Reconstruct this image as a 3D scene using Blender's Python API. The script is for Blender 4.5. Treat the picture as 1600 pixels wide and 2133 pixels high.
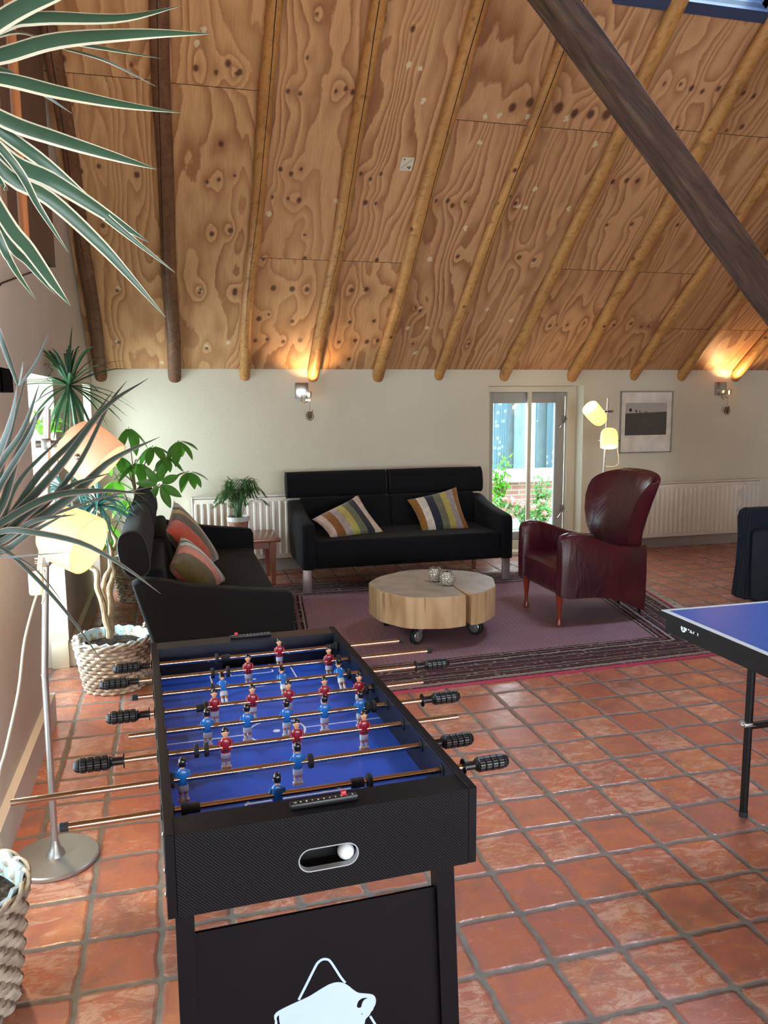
import bpy, bmesh, math, random
import numpy as np
from mathutils import Vector, Matrix, Euler
random.seed(7)
PI = math.pi
for o in list(bpy.data.objects): bpy.data.objects.remove(o, do_unlink=True)
SC = bpy.context.scene
COL = SC.collection

# ------------------------------------------------------------------ camera
CF, YAW, PITCH, ROLL, CH = 1672.7, 0.2578, 0.13835, 0.00766, 1.4678
def _axes():
    cy, sy = math.cos(YAW), math.sin(YAW)
    f = Vector((sy*math.cos(PITCH), cy*math.cos(PITCH), -math.sin(PITCH)))
    r = Vector((cy, -sy, 0)); d = f.cross(r)
    c, s = math.cos(ROLL), math.sin(ROLL)
    return c*r+s*d, -s*r+c*d, f
AX, AD, AF = _axes()
cam = bpy.data.objects.new('camera', bpy.data.cameras.new('camera'))
COL.objects.link(cam)
cam.data.sensor_fit = 'HORIZONTAL'; cam.data.sensor_width = 36
cam.data.lens = CF/1600*36
cam.data.clip_start = 0.02
m = Matrix((AX, -AD, -AF)).transposed().to_4x4(); m.translation = Vector((0, 0, CH))
cam.matrix_world = m
SC.camera = cam
CAMP = Vector((0, 0, CH))
def ray(u, v): return AX*((u-800)/CF)+AD*((v-1066.5)/CF)+AF
def at(u, v, Y):                       # point on the vertical plane Y
    q = ray(u, v); return CAMP+q*(Y/q.y)
def atz(u, v, z):                      # point on the level z
    q = ray(u, v); return CAMP+q*((z-CH)/q.z)
def atx(u, v, X):
    q = ray(u, v); return CAMP+q*(X/q.x)

# ------------------------------------------------------------------ world, exposure, big lights
vs = SC.view_settings
SC.display_settings.display_device = 'sRGB'
vs.view_transform = 'Standard'; vs.look = 'None'; vs.gamma = 1; vs.use_curve_mapping = False
vs.exposure = 0.0
W = bpy.data.worlds.new('sky'); SC.world = W; W.use_nodes = True
bg = W.node_tree.nodes['Background']
bg.inputs[0].default_value = (0.74, 0.90, 1.0, 1); bg.inputs[1].default_value = 8.0
def area(name, loc, target, sx, sy, power, col):
    l = bpy.data.lights.new(name, 'AREA'); l.shape = 'RECTANGLE'; l.size = sx; l.size_y = sy
    l.energy = power; l.color = col
    o = bpy.data.objects.new(name, l); COL.objects.link(o); o.location = loc
    d = Vector(target)-Vector(loc); o.rotation_euler = d.to_track_quat('-Z', 'Y').to_euler()
    return o
COOL = (0.86, 0.95, 1.0)
# daylight entering through the windows of the left gable wall
area('daylight_left_near', (-1.15, 1.9, 0.85), (0.5, 1.9, 0.8), 1.3, 1.5, 30, COOL)
area('daylight_left_middle', (-1.15, 4.25, 0.85), (0.5, 4.35, 0.6), 0.8, 1.5, 75, COOL)
area('daylight_left_far', (-1.15, 6.45, 0.85), (0.5, 6.4, 0.6), 0.6, 1.5, 50, COOL)
# fill through an added unseen window behind the camera, daylight through roof window ahead
area('fill_front', (1.9, -1.95, 0.95), (1.9, 4.0, 1.3), 4.4, 1.2, 100, (0.96, 0.97, 1.0))
area('daylight_roof_far', (3.2, 3.75, 4.72), (3.0, 3.3, 1.0), 0.8, 1.0, 170, (0.66, 0.76, 1.0))
area('daylight_door', (3.3, 7.75, 1.2), (3.2, 6.3, 0.1), 0.9, 1.2, 26, COOL)

# ------------------------------------------------------------------ material helper
def lin(c):
    if isinstance(c, str):
        c = tuple(int(c[i:i+2], 16)/255 for i in (0, 2, 4))
    return tuple((x/12.92 if x <= 0.04045 else ((x+0.055)/1.055)**2.4) for x in c)+(1,)
class G:
    def __init__(s, name, rough=0.5, metal=0, spec=0.5, coat=0):
        s.m = bpy.data.materials.new(name); s.m.use_nodes = True; s.t = s.m.node_tree
        s.b = s.t.nodes['Principled BSDF']
        s.b.inputs['Roughness'].default_value = rough; s.b.inputs['Metallic'].default_value = metal
        s.b.inputs['Specular IOR Level'].default_value = spec; s.b.inputs['Coat Weight'].default_value = coat
        s.b.inputs['Coat Roughness'].default_value = 0.15
        s._o = None
    def put(s, sock, v):
        if isinstance(v, bpy.types.NodeSocket): s.t.links.new(v, sock)
        elif isinstance(v, str): sock.default_value = lin(v)
        elif isinstance(v, (tuple, list)) and len(v) == 3 and len(sock.default_value) == 4: sock.default_value = (*v, 1)
        else: sock.default_value = v
    def n(s, t, **k):
        x = s.t.nodes.new(t)
        for a, b in k.items(): setattr(x, a, b)
        return x
    def obj(s):
        if s._o is None: s._o = s.n('ShaderNodeTexCoord').outputs['Object']
        return s._o
    def uv(s): return s.n('ShaderNodeTexCoord').outputs['UV']
    def gen(s): return s.n('ShaderNodeTexCoord').outputs['Generated']
    def xyz(s, v=None):
        x = s.n('ShaderNodeSeparateXYZ'); s.put(x.inputs[0], v or s.obj()); return x.outputs
    def comb(s, x, y, z=0.0):
        c = s.n('ShaderNodeCombineXYZ')
        for i, v in enumerate((x, y, z)): s.put(c.inputs[i], v)
        return c.outputs[0]
    def ma(s, op, *a, clamp=False):
        x = s.n('ShaderNodeMath', operation=op, use_clamp=clamp)
        for i, v in enumerate(a): s.put(x.inputs[i], v)
        return x.outputs[0]
    def noise(s, v=None, scale=5, detail=3, rough=0.5, dist=0, col=False):
        x = s.n('ShaderNodeTexNoise'); s.put(x.inputs['Vector'], v or s.obj())
        x.inputs['Scale'].default_value = scale; x.inputs['Detail'].default_value = detail
        x.inputs['Roughness'].default_value = rough; x.inputs['Distortion'].default_value = dist
        return x.outputs['Color' if col else 'Fac']
    def mapv(s, v=None, sc=(1, 1, 1), rot=(0, 0, 0), loc=(0, 0, 0)):
        x = s.n('ShaderNodeMapping'); s.put(x.inputs[0], v or s.obj())
        x.inputs['Scale'].default_value = sc; x.inputs['Rotation'].default_value = rot; x.inputs['Location'].default_value = loc
        return x.outputs[0]
    def white(s, v):
        x = s.n('ShaderNodeTexWhiteNoise', noise_dimensions='3D'); s.put(x.inputs['Vector'], v); return x.outputs['Value']
    def ramp(s, f, st, interp='LINEAR'):
        x = s.n('ShaderNodeValToRGB'); s.put(x.inputs[0], f); cr = x.color_ramp; cr.interpolation = interp
        while len(cr.elements) < len(st): cr.elements.new(0.5)
        for e, (p, c) in zip(cr.elements, st):
            e.position = p; e.color = lin(c) if isinstance(c, str) else ((c, c, c, 1) if isinstance(c, (int, float)) else (*c, 1))
        return x.outputs[0]
    def mix(s, f, a, b, mode='MIX'):
        x = s.n('ShaderNodeMix', data_type='RGBA', blend_type=mode)
        s.put(x.inputs[0], f); s.put(x.inputs[6], a); s.put(x.inputs[7], b); return x.outputs[2]
    def attr(s, name):
        x = s.n('ShaderNodeAttribute', attribute_name=name); return x.outputs['Fac']
    def bump(s, h, strength=0.3, dist=0.01):
        x = s.n('ShaderNodeBump'); x.inputs['Strength'].default_value = strength; x.inputs['Distance'].default_value = dist
        s.put(x.inputs['Height'], h); s.t.links.new(x.outputs[0], s.b.inputs['Normal'])
    def col(s, c): s.put(s.b.inputs['Base Color'], c); return s
    def rgh(s, c): s.put(s.b.inputs['Roughness'], c); return s
def simple(name, c, rough=0.5, metal=0, spec=0.5, coat=0, var=0.06, vs_=8, bump=0.0, bs=60):
    g = G(name, rough, metal, spec, coat)
    n = g.noise(scale=vs_, detail=3)
    base = lin(c)
    dk = tuple(x*(1-var*2.2) for x in base[:3]); lt = tuple(min(1, x*(1+var*2.2)) for x in base[:3])
    g.col(g.mix(g.ramp(n, [(0.3, 0.0), (0.7, 1.0)]), dk, lt))
    if bump: g.bump(g.noise(scale=bs, detail=2), bump, 0.004)
    return g.m

# ------------------------------------------------------------------ mesh helper
class B:
    def __init__(s): s.bm = bmesh.new(); s.mi = 0
    def _tag(s, fs):
        for f in fs: f.material_index = s.mi
    def box(s, c, d, r=0.0, seg=2, rot=None):
        vs0 = []
        for x in (-.5, .5):
            for y in (-.5, .5):
                for z in (-.5, .5): vs0.append(s.bm.verts.new((x*d[0], y*d[1], z*d[2])))
        idx = [(0, 1, 3, 2), (4, 6, 7, 5), (0, 4, 5, 1), (2, 3, 7, 6), (0, 2, 6, 4), (1, 5, 7, 3)]
        fs = [s.bm.faces.new([vs0[i] for i in q]) for q in idx]
        allv = set(vs0)
        if r > 0:
            es = set(e for f in fs for e in f.edges)
            res = bmesh.ops.bevel(s.bm, geom=list(es), offset=min(r, min(d)*0.49), segments=seg, affect='EDGES', profile=0.5)
            fs = set(res['faces']) | set(f for f in fs if f.is_valid)
            allv = set(v for f in fs for v in f.verts)
        M = Matrix.Translation(Vector(c)) @ ((rot if isinstance(rot, Matrix) else Euler(rot).to_matrix()).to_4x4() if rot is not None else Matrix())
        bmesh.ops.transform(s.bm, matrix=M, verts=list(allv)); s._tag(fs); return list(allv)
    def b2(s, lo, hi, r=0.0, seg=2):
        lo, hi = Vector(lo), Vector(hi); return s.box((lo+hi)/2, [abs(a) for a in (hi-lo)], r, seg)
    def loft(s, rings, closed=True, cap=True):
        R = [[s.bm.verts.new(p) for p in r] for r in rings]; n = len(R[0]); fs = []
        for a, b in zip(R, R[1:]):
            for i in range(n if closed else n-1):
                j = (i+1) % n
                try: fs.append(s.bm.faces.new((a[i], a[j], b[j], b[i])))
                except ValueError: pass
        if cap and closed:
            fs.append(s.bm.faces.new(R[0][::-1])); fs.append(s.bm.faces.new(R[-1]))
        s._tag(fs); return R
    def tube(s, pts, rad, n=8, cap=True, flat=None):
        pts = [Vector(p) for p in pts]; rings = []
        if not hasattr(rad, '__len__'): rad = [rad]*len(pts)
        up = None
        for i, p in enumerate(pts):
            t = (pts[min(i+1, len(pts)-1)]-pts[max(i-1, 0)]).normalized()
            if up is None: up = Vector((0, 0, 1)) if abs(t.z) < 0.9 else Vector((1, 0, 0))
            a = t.cross(up).normalized(); b = a.cross(t).normalized(); up = b
            rings.append([p+(a*math.cos(2*PI*k/n)+b*math.sin(2*PI*k/n))*rad[i] for k in range(n)])
        s.loft(rings, True, cap)
    def lathe(s, prof, n=32, c=(0, 0, 0), M=None, cap=True, closed_prof=False):
        rings = []
        for r, z in prof:
            ring = [Vector((r*math.cos(2*PI*k/n), r*math.sin(2*PI*k/n), z)) for k in range(n)]
            if M is not None: ring = [M @ p for p in ring]
            rings.append([p+Vector(c) for p in ring])
        if closed_prof: rings.append(rings[0])
        s.loft(rings, True, cap and not closed_prof)
    def prism(s, poly, h, M=None, holes=()):       # poly in xy, extruded 0..h along z
        loops = [poly]+list(holes); ev = []; allv = []
        for L in loops:
            v = [s.bm.verts.new((p[0], p[1], 0)) for p in L]; allv += v
            ev += [s.bm.edges.new((v[i], v[(i+1) % len(v)])) for i in range(len(v))]
        if holes:
            res = bmesh.ops.triangle_fill(s.bm, edges=ev, use_beauty=True, use_dissolve=False)
            fs = [g for g in res['geom'] if isinstance(g, bmesh.types.BMFace)]
        else: fs = [s.bm.faces.new(allv)]
        for f in fs:
            if f.normal.z > 0 or (f.normal_update() or f.normal.z > 0): f.normal_flip()
        ex = bmesh.ops.extrude_face_region(s.bm, geom=fs)
        nv = [g for g in ex['geom'] if isinstance(g, bmesh.types.BMVert)]
        bmesh.ops.translate(s.bm, verts=nv, vec=(0, 0, h))
        av = allv+nv; fset = set(f for v in av for f in v.link_faces); s._tag(fset)
        if M is not None: bmesh.ops.transform(s.bm, matrix=M, verts=av)
        return av
    def sph(s, c, r, n=12, sc=(1, 1, 1), M=None):
        mt = Matrix.Translation(Vector(c)) @ (M.to_4x4() if M is not None else Matrix()) @ Matrix.Diagonal((*sc, 1))
        res = bmesh.ops.create_uvsphere(s.bm, u_segments=n, v_segments=max(6, n*2//3), radius=r, matrix=mt)
        s._tag(set(f for v in res['verts'] for f in v.link_faces)); return res['verts']
    def go(s, name, mats, parent=None, smooth=35, loc=None, recalc=True):
        if recalc: bmesh.ops.recalc_face_normals(s.bm, faces=s.bm.faces[:])
        me = bpy.data.meshes.new(name); s.bm.to_mesh(me); s.bm.free()
        if not isinstance(mats, (list, tuple)): mats = [mats]
        for q in mats: me.materials.append(q)
        if smooth is not None:
            me.polygons.foreach_set('use_smooth', [True]*len(me.polygons)); me.set_sharp_from_angle(angle=math.radians(smooth))
        o = bpy.data.objects.new(name, me); COL.objects.link(o)
        if parent is not None: o.parent = parent
        if loc is not None: o.location = loc
        return o
    def split(s, name, mats, parent=None, smooth=35, **k):
        s.bm.verts.ensure_lookup_table(); seen = {}; n = 0
        for v in s.bm.verts:
            if v in seen: continue
            st = [v]; seen[v] = n
            while st:
                a = st.pop()
                for e_ in a.link_edges:
                    c = e_.other_vert(a)
                    if c not in seen: seen[c] = n; st.append(c)
            n += 1
        out = []
        for i in range(n):
            nb_ = B(); mp = {v: nb_.bm.verts.new(v.co) for v in s.bm.verts if seen[v] == i}
            for f in s.bm.faces:
                if seen[f.verts[0]] == i: nb_.bm.faces.new([mp[v] for v in f.verts]).material_index = f.material_index
            out.append(nb_.go(name, mats, parent, smooth, **k))
        s.bm.free(); return out
def tag(o, label=None, cat=None, group=None, kind=None):
    if label: o['label'] = label
    if cat: o['category'] = cat
    if group: o['group'] = group
    if kind: o['kind'] = kind
    return o
def thing(name, label, cat, loc=(0, 0, 0), rz=0.0, group=None):
    o = bpy.data.objects.new(name, None); COL.objects.link(o); o.empty_display_size = 0.1
    o.location = loc; o.rotation_euler = (0, 0, rz); return tag(o, label, cat, group)
def S(o): o['kind'] = 'structure'; return o
def copytree(o, parent=None):
    c = o.copy(); COL.objects.link(c); c.parent = parent
    for ch in list(o.children): copytree(ch, c)
    return c
def text_mesh(body, size, name, mat, parent, M, extrude=0.0004, bold=0.0):
    cu = bpy.data.curves.new('t', 'FONT'); cu.body = body; cu.size = size; cu.extrude = extrude; cu.offset = bold
    cu.align_x = 'CENTER'; cu.align_y = 'CENTER'
    to = bpy.data.objects.new('t', cu); COL.objects.link(to)
    bpy.context.view_layer.update()
    me = bpy.data.meshes.new_from_object(to.evaluated_get(bpy.context.evaluated_depsgraph_get()))
    bpy.data.objects.remove(to, do_unlink=True)
    me.transform(M); me.materials.clear(); me.materials.append(mat); me.name = name
    o = bpy.data.objects.new(name, me); COL.objects.link(o); o.parent = parent; return o
def bez(pts, n):                    # smooth Catmull-Rom through points
    P = [Vector(p) for p in pts]; P = [P[0]*2-P[1]]+P+[P[-1]*2-P[-2]]; out = []
    segs = len(P)-3
    for i in range(n+1):
        t = i/n*segs; k = min(int(t), segs-1); t -= k; a, b, c, d = P[k:k+4]
        out.append(0.5*((2*b)+(c-a)*t+(2*a-5*b+4*c-d)*t*t+(3*b-a-3*c+d)*t**3))
    return out

# ------------------------------------------------------------------ materials
def paint(name, c, bumpy=0.25):
    g = G(name, 0.75, spec=0.25)
    n = g.noise(scale=1.3, detail=4); b = lin(c)[:3]
    g.col(g.mix(g.ramp(n, [(0.3, 0.0), (0.75, 1.0)]), tuple(x*0.94 for x in b), tuple(min(1, x*1.04) for x in b)))
    g.bump(g.noise(scale=55, detail=3), bumpy, 0.004)
    return g.m
M_wall = paint('cream_wall_paint', 'D9D2BD')
M_wall_l = paint('left_wall_paint', 'CFC4B6')
M_trimw = paint('cream_trim_paint', 'DCD2BC', 0.08)
M_base = paint('grey_baseboard_paint', 'A9A198', 0.08)
M_basel = paint('light_baseboard_paint', 'D3C8BB', 0.08)
M_greyleaf = paint('grey_door_paint', 'A9A9A2', 0.08)

def floor_mat():
    g = G('terracotta_tile', 0.4, spec=0.5)
    x, y, z = g.xyz()
    wob = g.noise(scale=9, detail=2, col=True); wx, wy, _ = g.xyz(wob)
    X = g.ma('DIVIDE', g.ma('SUBTRACT', g.ma('ADD', x, g.ma('MULTIPLY', g.ma('SUBTRACT', wx, 0.5), 0.022)), 1.3128-20), 0.2)
    Y = g.ma('DIVIDE', g.ma('SUBTRACT', g.ma('ADD', y, g.ma('MULTIPLY', g.ma('SUBTRACT', wy, 0.5), 0.022)), 1.7564-20.653), 0.20653)
    fx, fy = g.ma('FRACT', X), g.ma('FRACT', Y)
    cell = g.comb(g.ma('FLOOR', X), g.ma('FLOOR', Y), 0.0)
    ex = g.ma('MINIMUM', fx, g.ma('SUBTRACT', 1.0, fx)); ey = g.ma('MINIMUM', fy, g.ma('SUBTRACT', 1.0, fy))
    ex = g.ma('ADD', ex, 0.0)
    # rounded corner distance
    kx = g.ma('MAXIMUM', g.ma('SUBTRACT', 0.10, ex), 0.0); ky = g.ma('MAXIMUM', g.ma('SUBTRACT', 0.10, ey), 0.0)
    dd = g.ma('SUBTRACT', 0.10, g.ma('SQRT', g.ma('ADD', g.ma('MULTIPLY', kx, kx), g.ma('MULTIPLY', ky, ky))))
    dd = g.ma('ADD', dd, g.ma('MULTIPLY', g.ma('SUBTRACT', g.noise(scale=38, detail=3), 0.5), 0.030))
    tile = g.ramp(dd, [(0.026, 0.0), (0.043, 1.0)])
    r1 = g.white(cell); r2 = g.white(g.comb(g.ma('ADD', g.ma('FLOOR', X), 51.3), g.ma('FLOOR', Y), 3.0))
    base = g.ramp(r1, [(0.0, 'B46644'), (0.25, 'C67448'), (0.5, 'BA6644'), (0.75, 'CC8052'), (1.0, 'AE6A50')])
    off = g.comb(g.ma('MULTIPLY', r1, 37.0), g.ma('MULTIPLY', r2, 23.0), 0.0)
    va = g.n('ShaderNodeVectorMath', operation='ADD'); g.put(va.inputs[0], g.obj()); g.put(va.inputs[1], off); pv = va.outputs[0]
    st = g.noise(pv, scale=7, detail=5, rough=0.62, dist=0.8)
    c = g.mix(g.ramp(st, [(0.35, 0.0), (0.62, 0.85)]), base, 'A65A48')
    # pale bloom, streaky, some tiles much more than others
    bl = g.noise(g.mapv(pv, (1, 2.4, 1), (0, 0, 0.6)), scale=11, detail=9, rough=0.78, dist=1.3)
    thr = g.ma('ADD', bl, g.ma('MULTIPLY', g.ma('SUBTRACT', r2, 0.55), 0.16))
    c = g.mix(g.ma('MULTIPLY', g.ramp(thr, [(0.53, 0.0), (0.61, 1.0)]), 0.58), c, 'DDB49A')
    dk = g.noise(g.mapv(pv, (1, 1, 1), (0, 0, 0), (5, 2, 0)), scale=5, detail=6, rough=0.65, dist=0.5)
    c = g.mix(g.ma('MULTIPLY', g.ramp(dk, [(0.52, 0.0), (0.68, 1.0)]), 0.6), c, '76584E')
    edge = g.ramp(dd, [(0.04, 1.0), (0.085, 0.0)])
    c = g.mix(g.ma('MULTIPLY', edge, g.ramp(g.noise(pv, scale=8, detail=3), [(0.35, 0.1), (0.6, 0.75)])), c, '7A5A50')
    c = g.mix(.14, c, 'A08880')
    gn = g.noise(scale=30, detail=4)
    gr = g.mix(gn, '5A544C', '8E857A')
    g.col(g.mix(tile, gr, c))
    g.rgh(g.mix(tile, (0.75,)*3, g.ramp(st, [(0.3, 0.20), (0.7, 0.38)])))
    h = g.ma('ADD', g.ma('MULTIPLY', g.ramp(dd, [(0.02, 0.0), (0.07, 1.0)]), 1.0), g.ma('MULTIPLY', g.noise(pv, scale=11, detail=5, rough=0.6), 0.5))
    g.bump(h, 0.65, 0.006)
    return g.m
M_floor = floor_mat()

def ply_mat():
    g = G('plywood_veneer', 0.55, spec=0.35)
    ph = g.attr('grain'); kn = g.attr('knot'); fp = g.attr('tone')
    x, y, z = g.xyz()
    fine = g.noise(g.mapv(None, (26, 1.6, 1.6)), scale=4, detail=4, rough=0.6)
    jig = g.noise(g.mapv(None, (3.5, 1.2, 1.2)), scale=6, detail=4, rough=0.65)
    p = g.ma('ADD', ph, g.ma('MULTIPLY', jig, 0.55))
    f = g.ma('FRACT', p)
    band = g.ramp(f, [(0.0, 0.0), (0.30, 0.12), (0.62, 0.6), (0.86, 1.0), (0.93, 0.9), (1.0, 0.0)])
    amt = g.ma('MULTIPLY', band, g.ramp(g.noise(scale=1.7, detail=2), [(0.3, 0.5), (0.7, 1.0)]))
    lt = g.mix(fp, 'D4A674', 'CC9C70')
    dk = g.mix(fp, '9C6A40', '8E5C3E')
    c = g.mix(amt, lt, dk)
    c = g.mix(g.ma('MULTIPLY', g.ramp(fine, [(0.35, 0.0), (0.7, 1.0)]), 0.28), c, '8F5E38')
    # filler patches and scuffs
    sc = g.noise(g.mapv(None, (1, 1, 1), (0, 0, 0), (3.1, 0, 0)), scale=3.3, detail=6, rough=0.75)
    c = g.mix(g.ma('MULTIPLY', g.ramp(sc, [(0.66, 0.0), (0.72, 1.0)]), 0.6), c, 'CDB58C')
    pl = g.ma('ADD', g.attr('pale'), g.ma('MULTIPLY', g.ma('SUBTRACT', g.noise(scale=45, detail=4), .5), .9))
    c = g.mix(g.ma('MULTIPLY', g.ramp(pl, [(0.50, 0.0), (0.62, 1.0)]), 0.85), c, 'D8CBA4')
    c = g.mix(g.ma('MULTIPLY', g.ramp(kn, [(0.45, 0.0), (0.8, 1.0)]), 0.9), c, '523122')
    g.col(c); g.bump(fine, 0.12, 0.002)
    return g.m
M_ply = ply_mat()

def wood(name, c1, c2, c3=None, scale=1.0, rough=0.5, sq=(1, 1, 12), coat=0, bump=0.15, dist=1.2):
    g = G(name, rough, coat=coat)
    inv = tuple(1.0 if q == 1 else 1.0/q for q in sq)
    n = g.noise(g.mapv(None, inv), scale=14*scale, detail=5, rough=0.6, dist=dist)
    n2 = g.noise(g.mapv(None, inv), scale=70*scale, detail=2)
    f = g.ma('ADD', g.ma('MULTIPLY', n, 0.75), g.ma('MULTIPLY', n2, 0.25))
    g.col(g.ramp(f, [(0.32, c1), (0.52, c2), (0.72, c3 or c1)]))
    g.bump(f, bump, 0.004); return g.m
def rafter_mat():
    g = G('rafter_pine', 0.5, spec=0.4)
    v = g.mapv(None, (1, 0.12, 1))
    n = g.noise(v, scale=22, detail=4, dist=0.6); n2 = g.noise(scale=3.3, detail=3)
    c = g.ramp(n, [(0.3, '9A6A38'), (0.5, 'BE8A50'), (0.7, 'AC763E')])
    kn = g.n('ShaderNodeTexVoronoi', feature='F1'); g.put(kn.inputs['Vector'], g.mapv(None, (1, 0.55, 1))); kn.inputs['Scale'].default_value = 6.0
    c = g.mix(g.ramp(kn.outputs['Distance'], [(0.05, 1.0), (0.11, 0.0)]), c, '4F2C14')
    c = g.mix(g.ma('MULTIPLY', g.ramp(n2, [(0.45, 0.0), (0.7, 1.0)]), 0.35), c, '7A4A22')
    g.col(c); g.bump(n, 0.2, 0.004); return g.m
M_rafter = rafter_mat()
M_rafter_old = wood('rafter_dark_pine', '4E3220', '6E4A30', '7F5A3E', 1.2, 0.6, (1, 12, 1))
def beam_mat():
    g = G('rough_dark_oak', .75); v = g.mapv(g.mapv(None, rot=(0, -.72, 0)), (.10, 1, 1)); n = g.noise(v, scale=30, detail=6, rough=.65, dist=.4); n2 = g.noise(scale=5, detail=5, rough=.6)
    c = g.ramp(n, [(.3, '2A1A12'), (.5, '4E3424'), (.68, '6A4E3C')]); g.col(g.mix(g.ma('MULTIPLY', n2, .4), c, '33241C')); g.bump(g.ma('ADD', n, g.ma('MULTIPLY', n2, .6)), .9, .012); return g.m
M_beam = beam_mat()
M_crack = simple('dark_crack', '1E120A', 0.9)
M_timber = wood('brown_board', '4A382C', '6A5244', '584438', 1, 0.55, (1, 1, 9))

def fabric(name, c, rough=0.9, s=500, amt=0.25, var=0.15):
    g = G(name, rough, spec=0.25)
    w = g.ma('MULTIPLY', g.ma('SINE', g.ma('MULTIPLY', g.xyz()[0], s*2.3)), g.ma('SINE', g.ma('MULTIPLY', g.xyz()[2], s*2.1)))
    n = g.noise(scale=6, detail=3); b = lin(c)[:3]
    g.col(g.mix(n, tuple(x*(1-var) for x in b), tuple(x*(1+var) for x in b)))
    g.b.inputs['Sheen Weight'].default_value = 0.04; g.b.inputs['Sheen Roughness'].default_value = 0.5
    g.bump(g.ma('ADD', w, g.noise(scale=s*0.6, detail=1)), amt, 0.0008); return g.m
M_sofa = fabric('charcoal_wool', '0D0E12')
M_navy = fabric('navy_cover_cloth', '1C2632', 0.85)
M_piping = simple('black_piping', '0B0C0E', 0.6)
M_chrome = simple('brushed_chrome', 'B9B6B4', 0.25, 1.0, var=0.02)
M_alu = simple('brushed_aluminium', 'B4B0AB', 0.38, 0.85, var=0.03)
M_leg = simple('brushed_steel_leg', '9B8E8C', 0.4, 0.55, var=0.03)
M_whitepl = simple('white_plastic', 'E6E4DE', 0.4, var=0.02)
M_rad = simple('white_radiator_enamel', 'E6DECE', 0.35, var=0.02)
M_black = simple('black_plastic', '0E0E10', 0.35, var=0.05)
M_blackm = simple('black_metal', '0A0A0C', 0.45, 0.0, 0.3, var=0.05)
M_rubber = simple('black_rubber', '151515', 0.7)
M_dark = simple('dark_void', '050506', 0.9)
M_white = simple('white_ink', 'E9F3FA', 0.5, var=0.01)
M_glass = None
def glass_mat(name, tint=(1, 1, 1), gl=0.08):
    m = bpy.data.materials.new(name); m.use_nodes = True; t = m.node_tree; t.nodes.clear()
    o = t.nodes.new('ShaderNodeOutputMaterial'); tr = t.nodes.new('ShaderNodeBsdfTransparent'); gs = t.nodes.new('ShaderNodeBsdfGlossy')
    mx = t.nodes.new('ShaderNodeMixShader'); tr.inputs[0].default_value = (*tint, 1); gs.inputs['Roughness'].default_value = 0.02
    fr = t.nodes.new('ShaderNodeFresnel'); fr.inputs[0].default_value = 1.35
    mm = t.nodes.new('ShaderNodeMath'); mm.operation = 'MULTIPLY_ADD'; mm.inputs[1].default_value = 0.7; mm.inputs[2].default_value = gl*0.3
    t.links.new(fr.outputs[0], mm.inputs[0]); t.links.new(mm.outputs[0], mx.inputs[0])
    t.links.new(tr.outputs[0], mx.inputs[1]); t.links.new(gs.outputs[0], mx.inputs[2]); t.links.new(mx.outputs[0], o.inputs[0]); return m
M_pane = glass_mat('window_glass', (0.93, 0.97, 0.98))

# ================================================================== SETTING
XW, YW, SL, Z0 = -0.6, 6.93, 0.8275, 1.735
RIDGE, YF, XR = 2.6, -1.73, 8.5
def zr(y): return Z0+(YW-y)*SL if y >= RIDGE else Z0+(y-YF)*SL
b = B(); b.b2((XW-0.36, YF-0.1, -0.1), (XR, YW+0.36, 0)); S(b.go('floor', M_floor, smooth=None))

# back wall with the door opening
b = B()
DX0, DX1, DZ = 2.825, 3.79, 1.59
b.b2((XW-0.36, YW, 0), (DX0, YW+0.34, Z0+0.1)); b.b2((DX1, YW, 0), (XR, YW+0.34, Z0+0.1)); b.b2((DX0, YW, DZ), (DX1, YW+0.34, Z0+0.1))
S(b.go('wall_back', M_wall, smooth=None))
# left gable wall with three floor-length openings
b = B()
OP = [(1.25, 2.58), (3.85, 4.66), (6.2, 6.77)]; TOP = 1.6
ys = [YF]+[q for o in OP for q in o]+[YW+0.3]
for i in range(0, len(ys), 2): b.b2((XW-0.36, ys[i], 0), (XW, ys[i+1], TOP))
prof = [(YF, TOP), (YW+0.3, TOP), (YW+0.3, zr(YW)), (RIDGE, zr(RIDGE)+0.1), (YF, zr(YF))]
Mx = Matrix(((0, 0, 1, XW-0.36), (1, 0, 0, 0), (0, 1, 0, 0), (0, 0, 0, 1)))
b.prism(prof, 0.36, Mx)
S(b.go('wall_left', M_wall_l, smooth=None))
b = B()
b.prism([(YF, 0), (YW+0.3, 0), (YW+0.3, zr(YW)), (RIDGE, zr(RIDGE)+0.1), (YF, zr(YF))], 0.2, Matrix(((0, 0, 1, XR), (1, 0, 0, 0), (0, 1, 0, 0), (0, 0, 0, 1))))
S(b.go('wall_right', M_wall, smooth=None))
b = B()                                        # wall behind the camera with a long low opening added to let fill light in
b.b2((XW, YF-0.2, 0), (XR, YF, 0.35)); b.b2((XW, YF-0.2, 1.55), (XR, YF, Z0)); b.b2((XW, YF-0.2, 0.35), (-0.3, YF, 1.55)); b.b2((4.1, YF-0.2, 0.35), (XR, YF, 1.55))
S(b.go('wall_front', M_wall, smooth=None))
# windows in the left wall openings
for i, (a, c) in enumerate(OP):
    root = S(thing('window_%d' % (i+1), None, None)); x = XW-0.30
    b = B()
    for (p, q) in (((x-.03, a, 0), (x+.03, a+.05, TOP)), ((x-.03, c-.05, 0), (x+.03, c, TOP)), ((x-.03, a+.05, 0), (x+.03, c-.05, .22)), ((x-.03, a+.05, TOP-.06), (x+.03, c-.05, TOP))): b.b2(p, q)
    b.go('window_frame', M_trimw, root)
    b = B(); b.b2((x-.004, a+.05, .22), (x+.004, c-.05, TOP-.06)); b.go('window_pane', M_pane, root, smooth=None)
# low white panel standing in the middle opening
b = B(); b.b2((XW-0.09, 4.628, 0), (XW+0.0, 4.655, 0.155), 0.003); S(b.go('trim_1', M_trimw))

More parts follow.
